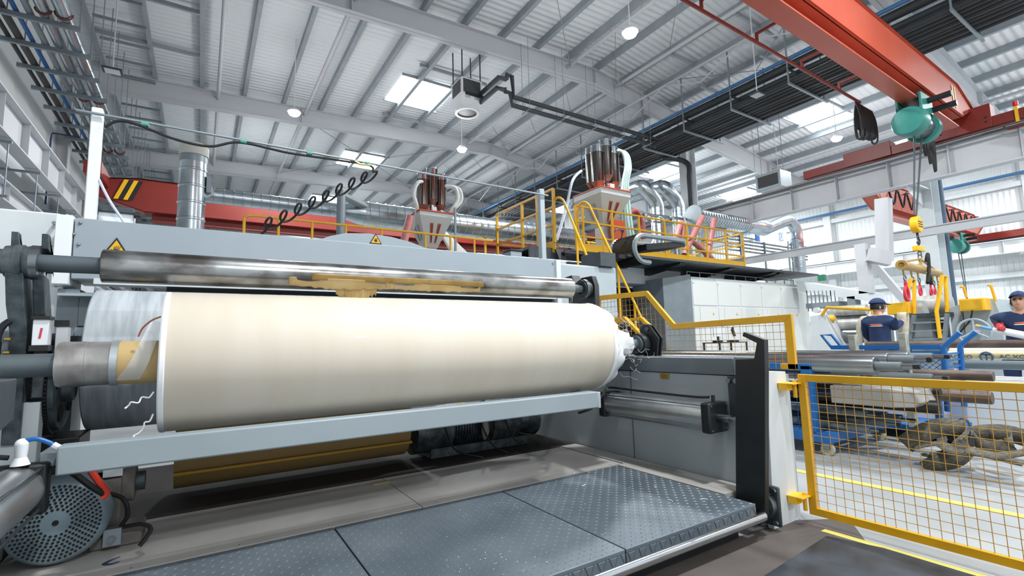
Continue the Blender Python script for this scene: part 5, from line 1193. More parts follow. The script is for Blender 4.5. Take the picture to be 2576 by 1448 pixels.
# ================================================================== RIGHT-HAND SIDE: ROLLERS, CARTS, MACHINES, WORKERS
brown = mat('rusty_tube', '4a3b36', .5, .3, col2='8a7a6c', scale=5, amt=.5, stretch=(1, .6, 1), detail=7)
rolst = mat('roller_steel', '9da2a5', .22, .95, col2='5b5450', scale=2.2, amt=.7, stretch=(1, .5, 1), detail=7)
def ybody(x, px, py): p = pt(px, py, x=x); return p
def roller(x, pe, r_px, js, lab, m1=None, length=5.0, grp=None):
    """roller along +Y; pe = pixel of the near end of its body; js = [(pixel x where the step ends, radius share, material)] towards the camera"""
    p = pt(pe[0], pe[1], x=x); dep = -((RC.inverted() @ (p - CAM)).z); R_ = r_px * dep / F
    t = T('steel_roller', lab, 'roller', (x, p.y + length / 2, p.z - R_), grp)
    MB().lathe((x, p.y, p.z), (x, 99, p.z), [(0, R_ * .93), (.01, R_), (length, R_), (length + .01, R_ * .9)], 40).to('body', m1 or rolst, t)
    y = p.y
    for q, (pxe, sh, mm) in enumerate(js):
        y2 = pt(pxe, pe[1], x=x).y
        if mm == 'sq': MB().bar((x, y2, p.z), (x, y + .005, p.z), R_ * sh * 1.5, R_ * sh * 1.5).to('square_end', black, t, bevel=.004)
        else: MB().cyl((x, y2, p.z), (x, y + .005, p.z), R_ * sh, n=28).to(('journal', 'shaft_end')[min(q, 1)], mm, t)
        y = y2
    return t
worng = mat('journal_grey', '6a7377', .5, col2='7c8589', scale=8, amt=.5)
roller(5.35, (2205, 920), 24, [(2268, .46, worng), (2298, .3, steel), (2316, .3, 'sq')], 'thick scuffed steel roller nearest the mesh gate on the blue cart')
roller(5.75, (2237, 903), 18, [(2300, .58, worng), (2332, .38, steel), (2346, .42, 'sq')], 'steel roller with grey journal lying just behind the thickest one on the cart')
roller(6.1, (2288, 896), 15, [(2346, .6, worng), (2376, .4, steel), (2390, .42, 'sq')], 'steel roller reaching furthest right on top of the blue cart')
roller(5.75, (2200, 945), 14, [(2280, .8, worng), (2345, .7, worng), (2372, .45, steel), (2386, .55, 'sq')], 'thin dark roller on the second layer of the cart', brown)
roller(5.5, (2165, 947), 13, [(2175, .6, steel)], 'pale paint-worn roller just above the gate rail', mat('pale_tube', 'b6aea3', .6, col2='8f8577', scale=7, amt=.6))
roller(6.5, (2500, 946), 13, [], 'rusty brown tube ending left of the right picture edge above the gate', brown, 3)
roller(6.3, (2497, 1001), 16, [], 'dark red-brown tube with open end seen through the gate, highest right', brown, 3)
roller(5.7, (2363, 1025), 17, [(2366, .55, rubber)], 'black tube with pale end face seen through the gate', black, 3)
roller(5.9, (2330, 985), 13, [(2352, .6, steel), (2366, .9, black)], 'black roller with steel journal behind the concrete block', black, 3)
for q, (px_, py_, x_) in enumerate(((2188, 1073, 5.45), (2228, 1058, 5.6), (2265, 1048, 5.85), (2180, 1036, 5.5), (2232, 1038, 5.9))):
    roller(x_, (px_ - 60, py_), 11, [(px_, .75, worng), (px_ + 24, .4, steel), (px_ + 38, .5, 'sq')], ['dark roller lowest on the blue cart, nearest end', 'dark roller second lowest on the blue cart', 'dark roller low on the cart reaching under the tubes', 'dark roller under the grey block on the left', 'dark roller under the grey block on the right'][q], castg, 3, None)
# concrete-coloured block on the cart
b0 = pt(2090, 968, x=5.35); b1 = pt(2250, 1025, x=5.35)
r = T('counterweight_block', 'grey counterweight block with a sloping end seen through the upper part of the mesh gate', 'block', (5.6, (b0.y + b1.y) / 2, b1.z))
MB().box(5.32, b1.y, b1.z, 5.9, b0.y, b0.z).prism([(5.32, b1.y, b1.z), (5.32, b1.y, b0.z), (5.45, b1.y - .12, b0.z - .03), (5.45, b1.y - .16, b1.z + .04), (5.45, b1.y - .12, b1.z)], (.4, 0, 0)).to('block', mat('block_grey', '8f8c87', .6, col2='a6a29c', scale=4, amt=.5), r, bevel=.01)
# blue cart near
def px_(p, x): return pt(p[0], p[1], x=x)
r = T('roller_cart', 'blue steel roller cart on casters behind the yellow mesh gate', 'cart', (5.9, 4, 0))
cy0 = 2.46
MB().box(5.25, cy0, .12, 5.33, 7.2, .22).box(6.42, cy0, .12, 6.5, 7.2, .22).box(5.25, cy0, .12, 6.5, cy0 + .1, .22).box(5.25, 7.1, .12, 6.5, 7.2, .22).to('base_frame', blue, r, bevel=.005)
for (a, b) in ((5.27, cy0 + .12), (5.27, 7.0)): MB().box(a - .03, b, .22, a + .05, b + .1, .88).to('post', blue, r, bevel=.004)
MB().box(5.24, cy0 + .12, .84, 5.32, 7.1, .90).to('top_rail', blue, r, bevel=.004)
MB().box(5.33, 2.6, .19, 6.42, 7.1, .215).to('bed', blue, r)
m = MB()
for q in range(60): m.cyl((5.28, cy0 + .3 + q * .075, .22), (5.28, cy0 + .3 + q * .075, .86), .003, n=5, caps=False)
for q in range(9): m.cyl((5.28, cy0 + .2, .28 + q * .07), (5.28, 7.0, .28 + q * .07), .003, n=5, caps=False)
m.to('wire_side', mat('wire_blue', '1d4f86', .5), r)
for (a, b) in ((5.30, cy0 + .05), (6.46, cy0 + .05), (5.30, 7.1), (6.46, 7.1)):
    ch_ = MB().box(a - .035, b - .03, .06, a - .025, b + .03, .12).box(a + .025, b - .03, .06, a + .035, b + .03, .12).box(a - .035, b - .04, .11, a + .035, b + .04, .122).to('caster_fork', steel, r)
    MB().cyl((a - .02, b, .06), (a + .02, b, .06), .06, n=24).to('caster_wheel', mat('wheel_cream', 'b8b4a2', .5), ch_)
# blue mesh basket cart further back
r = T('mesh_cart', 'long blue expanded-mesh basket cart with raised end handles', 'cart', (6.75, 4, .5))
xk = 6.75; A_ = px_((2092, 872), xk); B_ = px_((2368, 874), xk); zt_ = (A_.z + B_.z) / 2; zb_ = zt_ - .38
MB().bar((xk, A_.y, zt_), (xk, B_.y, zt_), .05, .05).bar((xk, A_.y, zt_ - .06), (xk, B_.y, zt_ - .06), .03, .03).bar((xk, A_.y, zb_), (xk, B_.y, zb_), .05, .05).to('rails', blue, r)
m = MB(); L_ = A_.y - B_.y; n_ = int(L_ / .06)
for q in range(-6, n_):
    for s in (0, 1):
        ya = B_.y + q * .06; yb_ = ya + .36; za, zc2 = (zb_, zt_ - .06) if s == 0 else (zt_ - .06, zb_)
        t0 = max(0, (B_.y - ya) / .36); t1 = min(1, (A_.y - ya) / .36)
        if t1 > t0: m.bar((xk, ya + .36 * t0, za + (zc2 - za) * t0), (xk, ya + .36 * t1, za + (zc2 - za) * t1), .006)
m.to('expanded_mesh', blue, r)
H0 = px_((2395, 935), xk); H1 = px_((2382, 880), xk); H2 = px_((2410, 836), xk)
for dx in (-.02, .5):
    MB().tube([(xk + dx, H1.y + .05, zb_ - .3), (xk + dx, H1.y + .02, zt_), (xk + dx, H2.y - .02, H2.z)], .028, 10).to('end_handle', blue, r)
m = MB()
for q in range(6): m.bar((xk, H1.y + .04, zb_ + .07 * q - .05), (xk + .5, H1.y + .04, zb_ + .07 * q - .05), .03, .02)
m.to('end_slats', blue, r)
G0 = px_((2120, 876), xk); G1 = px_((2092, 842), xk); G2 = px_((2066, 842), xk); G3 = px_((2092, 880), xk)
MB().tube([G0, G1, G2, V((xk, A_.y, zt_))], .018, 8).to('left_handle', blue, r)
MB().box(xk - .02, B_.y, .1, xk + .8, A_.y, .16).to('floor_frame', blue, r)
for yy in (B_.y + .1, A_.y - .1):
    for xx in (xk + .05, xk + .75): MB().box(xx - .03, yy - .03, .1, xx + .03, yy + .03, zb_).to('leg', blue, r); MB().cyl((xx - .02, yy, .05), (xx + .02, yy, .05), .05, n=20).to('caster_wheel', MATS['wheel_cream'], r)
for q, (a, b, c, d) in enumerate(((2132, 842, 2155, 890), (2258, 837, 2283, 890))):
    p0 = px_((a, b), 6.2); p1 = px_((c, d), 6.2); tag(MB().box(6.2, p1.y, .22, 6.28, p0.y, p0.z).to('separator_post', mat('post_worn', 'a3a59b', .6, col2='6d6f66', scale=14, amt=.6), bevel=.006), ['worn grey flat post left, standing among the rollers', 'worn grey flat post right, standing among the rollers'][q], 'post')
# tubes further back on the right
def tubeY(x, pxn, py, r_px, far, mm, lab, nm='paper_tube'):
    p = pt(pxn, py, x=x); dep = -((RC.inverted() @ (p - CAM)).z); R_ = r_px * dep / F
    q = pt(far, py, x=x); t = T(nm, lab, 'tube', (x, (p.y + q.y) / 2, p.z - R_)); MB().cyl((x, p.y, p.z), (x, q.y, p.z), R_, n=36).to('tube', mm, t); return t, R_, p
tubeY(8.2, 2800, 864, 13, 2180, brown, 'long rusty brown tube with paint scraps behind the blue carts', 'steel_tube')
kt = mat('kraft_tube', 'cdbb92', .5)
pblue = mat('print_blue', '3d5d78', .5)
t, R_, p = tubeY(7.8, 2800, 895, 12, 2388, kt, 'cream cardboard tube printed with blue-grey marks above the dark grey tube')
for q, (px0, body) in enumerate(((2420, 'AC'), (2485, 'logo'), (2550, 'AC'))):
    c = pt(px0, 897, x=7.8); x_ = 7.8 - R_ - .003
    if body == 'logo':
        MB().tube([(x_, c.y + .055 * math.cos(a), c.z + .055 * math.sin(a)) for a in [i * math.pi / 12 for i in range(24)]], .010, 5, closed=True).to('printed_ring', pblue, t)
        MB().box(x_ - .002, c.y - .035, c.z + .02, x_, c.y + .035, c.z + .035).box(x_ - .002, c.y - .008, c.z - .045, x_, c.y + .008, c.z + .03).to('printed_letter', pblue, t)
    else: text('lettering', 'AC.XO', .07, (x_, c.y, c.z), (0, -1, 0), (0, 0, 1), pblue, t)
tubeY(7.6, 2800, 923, 13, 2402, mat('pvc_grey', '5f6b70', .45), 'dark grey tube lying under the printed cardboard tube')
tubeY(8.0, 2800, 881, 7, 2390, white, 'thin white tube between the rusty tube and the printed tube')
tag(MB().box(7.4, -1, .0, 8.4, 3.6, .62).to('tube_rack', offw), 'low pale rack carrying the long tubes at the right', 'rack')
# slings on the floor
sling = mat('sling_webbing', '4b483f', .85, col2='7d786a', scale=30, amt=.6, stretch=(1, 1, 4))
def ribbon(pts, w_, name, lab, mm=None, par=None, tag_=True, sd=None):
    P = bez(pts, 7); m = MB(); n_ = len(P); 
    for i in range(n_):
        t_ = (P[min(i + 1, n_ - 1)] - P[max(i - 1, 0)]).normalized(); s_ = V(sd or (1, .15, .25 * math.sin(i * .35))).normalized(); s_ = (s_ - t_ * s_.dot(t_)).normalized()
        m.v += [P[i] - s_ * w_ / 2, P[i] + s_ * w_ / 2]
    for i in range(n_ - 1): m.f.append((2 * i, 2 * i + 1, 2 * i + 3, 2 * i + 2))
    o = m.to(name, mm or sling, par, solid=.006)
    if tag_: tag(o, lab, 'sling')
    return o
def fl(px, py, x=5.6, z=None): p = pt(px, py, x=x); return p
S_ = lambda *a: [fl(*q) for q in a]
ribbon(S_((2275, 1118, 5.6), (2330, 1085, 5.7), (2385, 1072, 5.8), (2425, 1085, 5.8), (2432, 1110, 5.6), (2400, 1150, 5.5), (2340, 1160, 5.4), (2332, 1140, 5.4)), .16, 'lifting_sling', 'grey webbing sling folded in a loop, left of the pile on the floor', sd=(.3, .1, 1))
ribbon(S_((2300, 1125, 5.5), (2360, 1115, 5.5), (2400, 1135, 5.4), (2460, 1140, 5.4), (2576, 1165, 5.4)), .12, 'lifting_sling', 'grey webbing sling stretched flat along the floor to the right edge', sd=(1, .1, .2))
ribbon(S_((2576, 1100, 5.7), (2520, 1088, 5.8), (2460, 1092, 5.8), (2458, 1118, 5.7), (2500, 1130, 5.6), (2545, 1120, 5.6), (2535, 1098, 5.7), (2490, 1094, 5.8)), .14, 'lifting_sling', 'grey webbing sling curled into a ring at the right edge', sd=(.2, .1, 1))
ribbon(S_((2430, 1130, 5.3), (2500, 1145, 5.3), (2560, 1140, 5.3), (2600, 1130, 5.3)), .12, 'lifting_sling', 'grey webbing sling lying lowest in the pile at the right edge', sd=(1, .1, .3))
tag(MB().cyl(pt(2290, 1082, z=.062), pt(2448, 1108, z=.062), .06, n=24).to('steel_tube', black), 'black tube lying on the floor behind the grey slings', 'tube')
zt2 = pt(2440, 1104, z=.11)
tag(MB().tube([zt2, pt(2442, 1078, x=zt2.x), pt(2435, 1058, x=zt2.x), pt(2420, 1052, x=zt2.x), pt(2390, 1062, x=zt2.x)], .008, 6).to('bent_rod', dgrey), 'thin bent rod sticking up from the black floor tube', 'rod')
# ------------------------------------------------ machines along x = 11
XM = 11.0
def P_(px, py, x=XM): return pt(px, py, x=x)
def pbox(m, a, b, c, d, x=XM, dx=.8):
    p = P_((a + c) / 2, b, x); q = P_((a + c) / 2, d, x); ya = P_(a, (b + d) / 2, x).y; yb = P_(c, (b + d) / 2, x).y
    return m.box(x, yb, q.z, x + dx, ya, p.z)
film_d = mat('film_wrapped', 'b9bab6', .3, col2='8d8f8e', scale=7, amt=.6, stretch=(1, 2, .4))
r = T('slitter_machine', 'grey machine with stacked rollers and a yellow top bar left of the standing workers', 'machine', (XM + .6, P_(2110, 850).y, 0))
m = MB(); a, b, c, d = P_(2040, 800), P_(2062, 792), P_(2100, 868), P_(2045, 880)
m.prism([(XM, P_(2040, 880).y, 0), (XM, P_(2038, 800).y, P_(2040, 795).z), (XM, P_(2075, 795).y, P_(2075, 790).z), (XM, P_(2105, 870).y, P_(2105, 866).z), (XM, P_(2108, 880).y, 0)], (1.0, 0, 0)); m.to('side_plate', offw, r)
for (py_, rp, mm) in ((784, 12, film_d), (802, 6, steel), (818, 14, film_d), (845, 17, rolst)):
    p = P_(2085, py_, XM + .5); q = P_(2182, py_, XM + .5); MB().cyl((XM + .5, p.y, p.z), (XM + .5, q.y, p.z), rp * .0092, n=28).to('roller', mm, r)
MB().tube([P_(2068, 792), P_(2080, 773), P_(2194, 778), P_(2196, 790)], .035, 8).to('yellow_bar', yellow, r)
MB().sph(P_(2093, 801, XM + .2), .07, 14, 10).to('yellow_cap', byellow, r)
MB().cyl(P_(2052, 780), P_(2052, 780) + V((.1, 0, 0)), .06).to('wheel_hub', offw, r)
m = MB(); pbox(m, 2180, 800, 2195, 880, XM, 1.0); m.to('far_plate', lgrey, r)
r = T('rewinder_machine', 'grey machine with a yellow box and film-wrapped roll behind the working man', 'machine', (XM + .6, P_(2290, 830).y, 0))
m = MB(); m.prism([(XM + .3, P_(2232, 800).y, 0), (XM + .3, P_(2232, 790).y, P_(2232, 790).z), (XM + .3, P_(2265, 755).y, P_(2265, 752).z), (XM + .3, P_(2310, 752).y, P_(2310, 755).z), (XM + .3, P_(2325, 800).y, P_(2325, 795).z), (XM + .3, P_(2330, 850).y, 0)], (.9, 0, 0)); m.to('body', lgrey, r)
m = MB(); pbox(m, 2231, 761, 2287, 790, XM, .5); m.to('yellow_box', byellow, r, bevel=.01)
m = MB(); p = P_(2297, 772, XM + .5); q = P_(2398, 776, XM + .5); m.lathe((XM + .5, p.y, p.z), (XM + .5, -99, p.z), [(0, .12), (.02, .2)] + [(.1 + .08 * i, .2 + .012 * math.sin(i * 2.1)) for i in range(int((p.y - q.y - .15) / .08))] + [(p.y - q.y - .02, .19), (p.y - q.y, .1)], 28); m.to('wrapped_roll', film_d, r)
m = MB(); m.prism([(XM + .3, P_(2375, 800).y, 0), (XM + .3, P_(2375, 790).y, P_(2375, 775).z), (XM + .3, P_(2395, 766).y, P_(2395, 765).z), (XM + .3, P_(2408, 800).y, P_(2408, 800).z), (XM + .3, P_(2412, 850).y, 0)], (.9, 0, 0)); m.to('right_body', lgrey, r)
m = MB(); pbox(m, 2290, 787, 2385, 797, XM, .7); pbox(m, 2295, 805, 2375, 850, XM + .5, .3); m.to('dark_deck', dgrey, r)
r = T('step_ladder', 'grey steps with two tall bright yellow handrails below the lifting hooks', 'steps', (XM - .1, P_(2335, 840).y, 0))
for (a, b) in (((2300, 792), (2286, 850)), ((2383, 788), (2371, 850))): 
    p, q = P_(*a, XM - .1), P_(*b, XM - .1); MB().bar(p, V((q.x, q.y + (q.y - p.y) * 1.5, .02)), .05, .09).to('stringer', mgrey, r)
for k_ in range(4): 
    p, q = P_(2298 - 4 * k_, 812 + k_ * 21, XM - .1), P_(2377 - 3 * k_, 809 + k_ * 21, XM - .1); MB().bar(p, q, .14, .03).to('tread', mgrey, r)
for q_, (T_, L1, L2, R1, R2) in enumerate((((2291, 701), (2272, 788), (2280, 850), (2300, 790), (2302, 790)), ((2370, 693), (2356, 782), (2365, 850), (2383, 786), (2384, 788)))):
    MB().tube([P_(*L2, XM - .2), P_(*L1, XM - .2), P_(*T_, XM - .2), P_(T_[0] + 9, T_[1] + 2, XM + .1), P_(*R1, XM + .1)], .03, 8).to('handrail', byellow, r)
r = T('control_machine', 'grey machine with a soiled yellow box and a handwheel at the right', 'machine', (XM + .6, P_(2445, 830).y, 0))
m = MB(); m.prism([(XM + .2, P_(2408, 800).y, 0), (XM + .2, P_(2412, 760).y, P_(2412, 752).z), (XM + .2, P_(2490, 750).y, P_(2490, 750).z), (XM + .2, P_(2510, 800).y, P_(2508, 795).z), (XM + .2, P_(2512, 850).y, 0)], (1, 0, 0)); m.to('body', lgrey, r)
m = MB(); pbox(m, 2412, 750, 2478, 781, XM - .1, .4); m.to('yellow_box', byellow, r, bevel=.01)
m = MB(); pbox(m, 2417, 754, 2470, 778, XM - .105, .01); m.to('soiled_panel', mat('soiled_yellow', 'd2a31e', .6, col2='6b5216', scale=3.5, amt=.7), r)
c = P_(2450, 834, XM - .15); m = MB().tube([c + V((0, .21 * math.cos(a), .21 * math.sin(a))) for a in [i * math.pi / 16 for i in range(32)]], .018, 8, closed=True)
for k_ in range(3): an = math.radians(90 + 120 * k_); m.cyl(c, c + V((0, .2 * math.cos(an), .2 * math.sin(an))), .016, n=8)
m.cyl(c - V((.05, 0, 0)), c + V((.3, 0, 0)), .03); m.to('handwheel', lgrey, r)
for (a, b, c_) in (((2415, 721), (2424, 722), (2432, 748)), ((2484, 717), (2493, 718), (2505, 758))):
    MB().tube([P_(*a, XM), P_(*b, XM), P_(*c_, XM)], .02, 8).to('yellow_rail', yellow, r)
MB().tube(bez([P_(2446, 780, XM - .1), P_(2440, 805, XM - .1), P_(2420, 830, XM - .1), P_(2405, 845, XM - .1)], 5), .012, 6).to('cable', rubber, r)
m = MB(); pbox(m, 2500, 762, 2560, 850, XM + 1, .5); m.to('rear_cabinet', mgrey, r)
# white gantry left of the machines
XG = 13.5
r = T('white_conveyor_frame', 'long white box frame with hanging racks and an upright column right of the cabinets', 'frame', (XG, P_(2090, 720, XG).y, 2.0))
g0, g1 = P_(2004, 712, XG), P_(2186, 752, XG)
MB().prism([(XG, P_(2004, 712, XG).y, P_(2004, 733, XG).z), (XG, P_(2004, 712, XG).y, P_(2004, 706, XG).z), (XG, g1.y, P_(2186, 735, XG).z), (XG, g1.y, P_(2186, 757, XG).z)], (.9, 0, 0)).to('long_beam', offw, r)
m = MB(); pbox(m, 2154, 612, 2182, 738, XG, .3); m.to('column', rafterp, r)
MB().bar(P_(2182, 640, XG), P_(2240, 652, XG + .3), .25, .32).to('top_arm', rafterp, r)
MB().bar(P_(2222, 500, XG + .3), P_(2226, 655, XG + .3), .28, .26, up=(1, 0, 0)).to('hanger_column', rafterp, r)
m = MB()
for q in range(8): p = P_(2030 + q * 10, 745, XG); m.box(XG, p.y - .012, p.z - .4, XG + .02, p.y + .012, p.z + .15)
p = P_(2070, 765, XG); m.box(XG - .02, P_(2110, 765, XG).y, p.z - .08, XG + .6, P_(2028, 765, XG).y, p.z + .05); m.to('hanging_rack', mgrey, r)
m = MB(); pbox(m, 2132, 745, 2152, 790, XG, .3); m.to('leg', mgrey, r)
p = P_(2066, 706, XG); MB().box(XG, p.y - .08, p.z, XG + .1, p.y + .08, p.z + .16).to('green_switch', mat('switch_green', '2c7a58', .5), r)
MB().cyl((17.05, 4.75, 0), (17.05, 4.75, 6.2), .09, n=14).to('dummy', bpipe) if False else None
tag(MB().cyl((18.1, pt(2384, 640, x=18.1).y, 0), (18.1, pt(2384, 640, x=18.1).y, 8.2), .085, n=14).to('down_pipe', mat('slate_pipe', '4d6378', .45)), 'slate blue vertical pipe beside the white hall column at right', 'pipe')
# ------------------------------------------------ workers
skin = mat('skin', 'c99a7e', .55); navy = mat('navy_cloth', '1f3358', .85, col2='182846', scale=8, amt=.6, bump=.002, bscale=30); navyc = mat('navy_cap', '22375f', .8)
hairm = mat('hair_black', '16151a', .6); gl = mat('glove_red', 'a32b35', .8)
def skinmesh(name, chains, m_, parent, sub=2, joinroot=None):
    """chains: dict key -> (co, radius); edges list"""
    import bmesh
    co, ed = chains; bm = bmesh.new(); lay = bm.verts.layers.skin.verify(); vs = {}
    for k_, (c, rad) in co.items():
        v = bm.verts.new(V(c) - WL[parent.name]); vs[k_] = v; rad = rad if isinstance(rad, tuple) else (rad, rad); v[lay].radius = rad
    first = list(co)[0]; vs[first][lay].use_root = True
    for a, b in ed: bm.edges.new((vs[a], vs[b]))
    me = bpy.data.meshes.new(name); bm.to_mesh(me); bm.free(); o = bpy.data.objects.new(name, me); COL.objects.link(o); o.parent = parent; me.materials.append(m_)
    WL[o.name] = WL[parent.name]
    sk = o.modifiers.new('skin', 'SKIN'); sk.use_smooth_shade = True; ss = o.modifiers.new('sub', 'SUBSURF'); ss.levels = sub; ss.render_levels = sub
    return o
def person(base, face, lab, H_, head_yaw=0, head_pitch=0, lean=0, LA=None, RA=None, gloves=None, glasses=True):
    """base on the floor; face = heading (rad); LA/RA = (elbow, wrist) in (forward, left, up) metres"""
    k = H_ / 1.72; fw = V((math.cos(face), math.sin(face), 0)); lf = V((-fw.y, fw.x, 0)); up = V((0, 0, 1))
    def W(f, l, u): return V(base) + fw * f * k + lf * l * k + up * u * k
    t = T('person', lab, 'person', base)
    ln = lean
    j = {'pelvis': (W(0, 0, .95), .11 * k), 'belly': (W(.01 + ln * .3, 0, 1.1), .10 * k), 'chest': (W(.01 + ln * .7, 0, 1.28), (.10 * k, .12 * k)), 'neckb': (W(ln * .95, 0, 1.42), .06 * k), 'neck': (W(ln + .01, 0, 1.49), .05 * k), 'head': (W(ln + .03, 0, 1.57), .07 * k)}
    e = [('pelvis', 'belly'), ('belly', 'chest'), ('chest', 'neckb'), ('neckb', 'neck'), ('neck', 'head')]
    for s, nm, arm in ((1, 'L', LA), (-1, 'R', RA)):
        j['hip' + nm] = (W(0, .095 * s, .88), .095 * k); j['knee' + nm] = (W(.02, .11 * s, .48), .06 * k); j['ank' + nm] = (W(-.02, .12 * s, .09), .04 * k); j['toe' + nm] = (W(.15, .13 * s, .04), .035 * k)
        e += [('pelvis', 'hip' + nm), ('hip' + nm, 'knee' + nm), ('knee' + nm, 'ank' + nm), ('ank' + nm, 'toe' + nm)]
        el, wr = arm
        j['sh' + nm] = (W(ln * .9, .18 * s, 1.39), .045 * k); j['el' + nm] = (el if isinstance(el, V) else W(*el), .038 * k); j['wr' + nm] = (wr if isinstance(wr, V) else W(*wr), .03 * k)
        e += [('neckb', 'sh' + nm), ('sh' + nm, 'el' + nm), ('el' + nm, 'wr' + nm)]
    # hands with five fingers
    hands = {}
    for s, nm in ((1, 'L'), (-1, 'R')):
        el = j['el' + nm][0]; wr = j['wr' + nm][0]; d = (wr - el).normalized(); side = d.cross(up).normalized(); nn = side.cross(d).normalized()
        pc = wr + d * .06 * k; j['palm' + nm] = (pc, .026 * k); e.append(('wr' + nm, 'palm' + nm))
        for q in range(4):
            o_ = (q - 1.5) * .02 * k; ln_ = (.065, .078, .074, .058)[q] * k
            a = pc + d * .03 * k + side * o_; b = a + d * ln_ * .5 - nn * .012 * k; c = b + d * ln_ * .3 - nn * .03 * k
            for z_, (pp, rr) in enumerate(((a, .010), (b, .009), (c, .0075))): j['f%s%d%d' % (nm, q, z_)] = (pp, rr * k)
            e += [('palm' + nm, 'f%s%d0' % (nm, q)), ('f%s%d0' % (nm, q), 'f%s%d1' % (nm, q)), ('f%s%d1' % (nm, q), 'f%s%d2' % (nm, q))]
        th = wr + d * .03 * k - side * s * .025 * k; j['t%s0' % nm] = (th, .012 * k); j['t%s1' % nm] = (th + d * .04 * k - side * s * .02 * k - nn * .01 * k, .009 * k); e += [('wr' + nm, 't%s0' % nm), ('t%s0' % nm, 't%s1' % nm)]
        hands[nm] = (wr, d, side, nn)
    skinmesh('body', (j, e), skin, t, 1)
    # head: sculpted ellipsoid with face
    hf = Matrix.Rotation(head_yaw, 3, 'Z') @ fw; hl = V((-hf.y, hf.x, 0)); hu = (up * math.cos(head_pitch) + hf * math.sin(head_pitch)); hf2 = (hf * math.cos(head_pitch) - up * math.sin(head_pitch)); hc = W(ln + .03, 0, 1.60)
    def Hd(f, l, u): return hc + hf2 * f * k + hl * l * k + hu * u * k
    m = MB(); nU, nV = 24, 18
    def hp_(u, v):
        ph = u * 2 * math.pi; th = v * math.pi; x_ = math.cos(ph) * math.sin(th); y_ = math.sin(ph) * math.sin(th); z_ = math.cos(th)
        a = .098 * x_; b = .076 * y_; c = .118 * z_
        if z_ < 0: b *= 1 - .28 * -z_; a = a * (1 - .12 * -z_) + .012 * -z_
        if x_ > .75 and abs(y_) < .25 and -.35 < z_ < .1: a += .022 * (1 - abs(y_) / .25) * (1 - abs(z_ + .2) / .3 if abs(z_ + .2) < .3 else 0)  # nose
        if x_ > .8 and -.02 < z_ < .2 and .2 < abs(y_) < .6: a -= .006
        return Hd(a, b, c)
    m.grid(lambda u, v: hp_(u, v), nU, nV)
    for s in (-1, 1): m.sph(Hd(-.005, s * .078, -.012), .022 * k, 8, 6, (.8, .5, 1.3))
    m.to('head', skin, t, ang=180)
    m = MB(); m.bar(Hd(.098, -.025, -.068), Hd(.098, .025, -.068), .008, .007); m.to('mouth', mat('lip', '8f5a50', .6), t)
    m = MB()
    for s in (-1, 1): m.sph(Hd(.088, s * .03, .008), .011 * k, 8, 6)
    m.to('eyes', rubber, t)
    m = MB()
    def hair(u, v):
        ph = math.radians(60 + 240 * u); th = math.radians(40 + 68 * v); return Hd(.104 * math.cos(ph) * math.sin(th), .083 * math.sin(ph) * math.sin(th), .124 * math.cos(th) + .0)
    m.grid(hair, 16, 8).to('hair', hairm, t, solid=.006)
    m = MB()
    def cap(u, v):
        ph = 2 * math.pi * u; th = math.radians(76 * v); return Hd(-.004 + .118 * math.cos(ph) * math.sin(th), .094 * math.sin(ph) * math.sin(th), .03 + .115 * math.cos(th))
    m.grid(cap, 24, 8)
    def brim(u, v):
        ph = math.radians(-55 + 110 * u); rr = .112 + .075 * v * math.cos(ph * 1.2); return Hd(rr * math.cos(ph), .094 * math.sin(ph) * (1 + .1 * v), .055 - .022 * v)
    m.grid(brim, 12, 3); m.to('cap', navyc, t, solid=.005, ang=60)
    if glasses:
        m = MB()
        for s in (-1, 1): m.tube([Hd(.108, s * .033 + .024 * math.cos(a), .008 + .017 * math.sin(a)) for a in [i * math.pi / 6 for i in range(12)]], .002, 4, closed=True); m.bar(Hd(.106, s * .056, .012), Hd(.0, s * .08, .012), .003)
        m.to('glasses', dgrey, t)
    # jacket, trousers, shoes as clothing children grown a little wider than the body
    g = .016
    jk = {}; ej = []
    for a in ('belly', 'chest', 'neckb'): c = j[a][0]; jk[a] = (c, {'belly': (.15 * k, .145 * k), 'chest': (.155 * k, .16 * k), 'neckb': (.11 * k, .11 * k)}[a])
    jk['hem'] = (W(0, 0, .86), (.155 * k, .175 * k)); ej += [('belly', 'hem'), ('belly', 'chest'), ('chest', 'neckb')]
    jk['collar'] = (W(ln + .0, 0, 1.47), .062 * k); ej.append(('neckb', 'collar'))
    for nm in 'LR':
        for a, rad in (('sh', .082), ('el', .066), ('wr', .048)): jk[a + nm] = (j[a + nm][0], rad * k)
        ej += [('neckb', 'sh' + nm), ('sh' + nm, 'el' + nm), ('el' + nm, 'wr' + nm)]
    skinmesh('jacket', (jk, ej), navy, t, 2)
    tr = {'pelvis': (W(0, 0, .92), .15 * k)}; et = []
    for nm in 'LR':
        for a, rad in (('hip', .112), ('knee', .082), ('ank', .07)): tr[a + nm] = (j[a + nm][0], rad * k)
        et += [('pelvis', 'hip' + nm), ('hip' + nm, 'knee' + nm), ('knee' + nm, 'ank' + nm)]
    skinmesh('trousers', (tr, et), navy, t, 2)
    for nm in 'LR': skinmesh('shoe', ({'a': (j['ank' + nm][0] - up * .04, .05 * k), 'b': (j['toe' + nm][0], .045 * k)}, [('a', 'b')]), black, t, 2)
    # reflective stripe round the chest
    cc_ = W(.01 + ln * .72, 0, 1.30)
    for nm_, dz, mm in (('reflective_stripe', 0, mat('stripe_silver', 'cfd3cf', .5)), ('orange_stripe', .022, mat('stripe_orange', 'd8603a', .6))):
        MB().tube([cc_ + fw * (.133 * k * math.cos(a)) + lf * (.147 * k * math.sin(a)) + up * dz * k for a in [i * math.pi / 14 for i in range(28)]], .009 * k, 6, closed=True).to(nm_, mm, t)
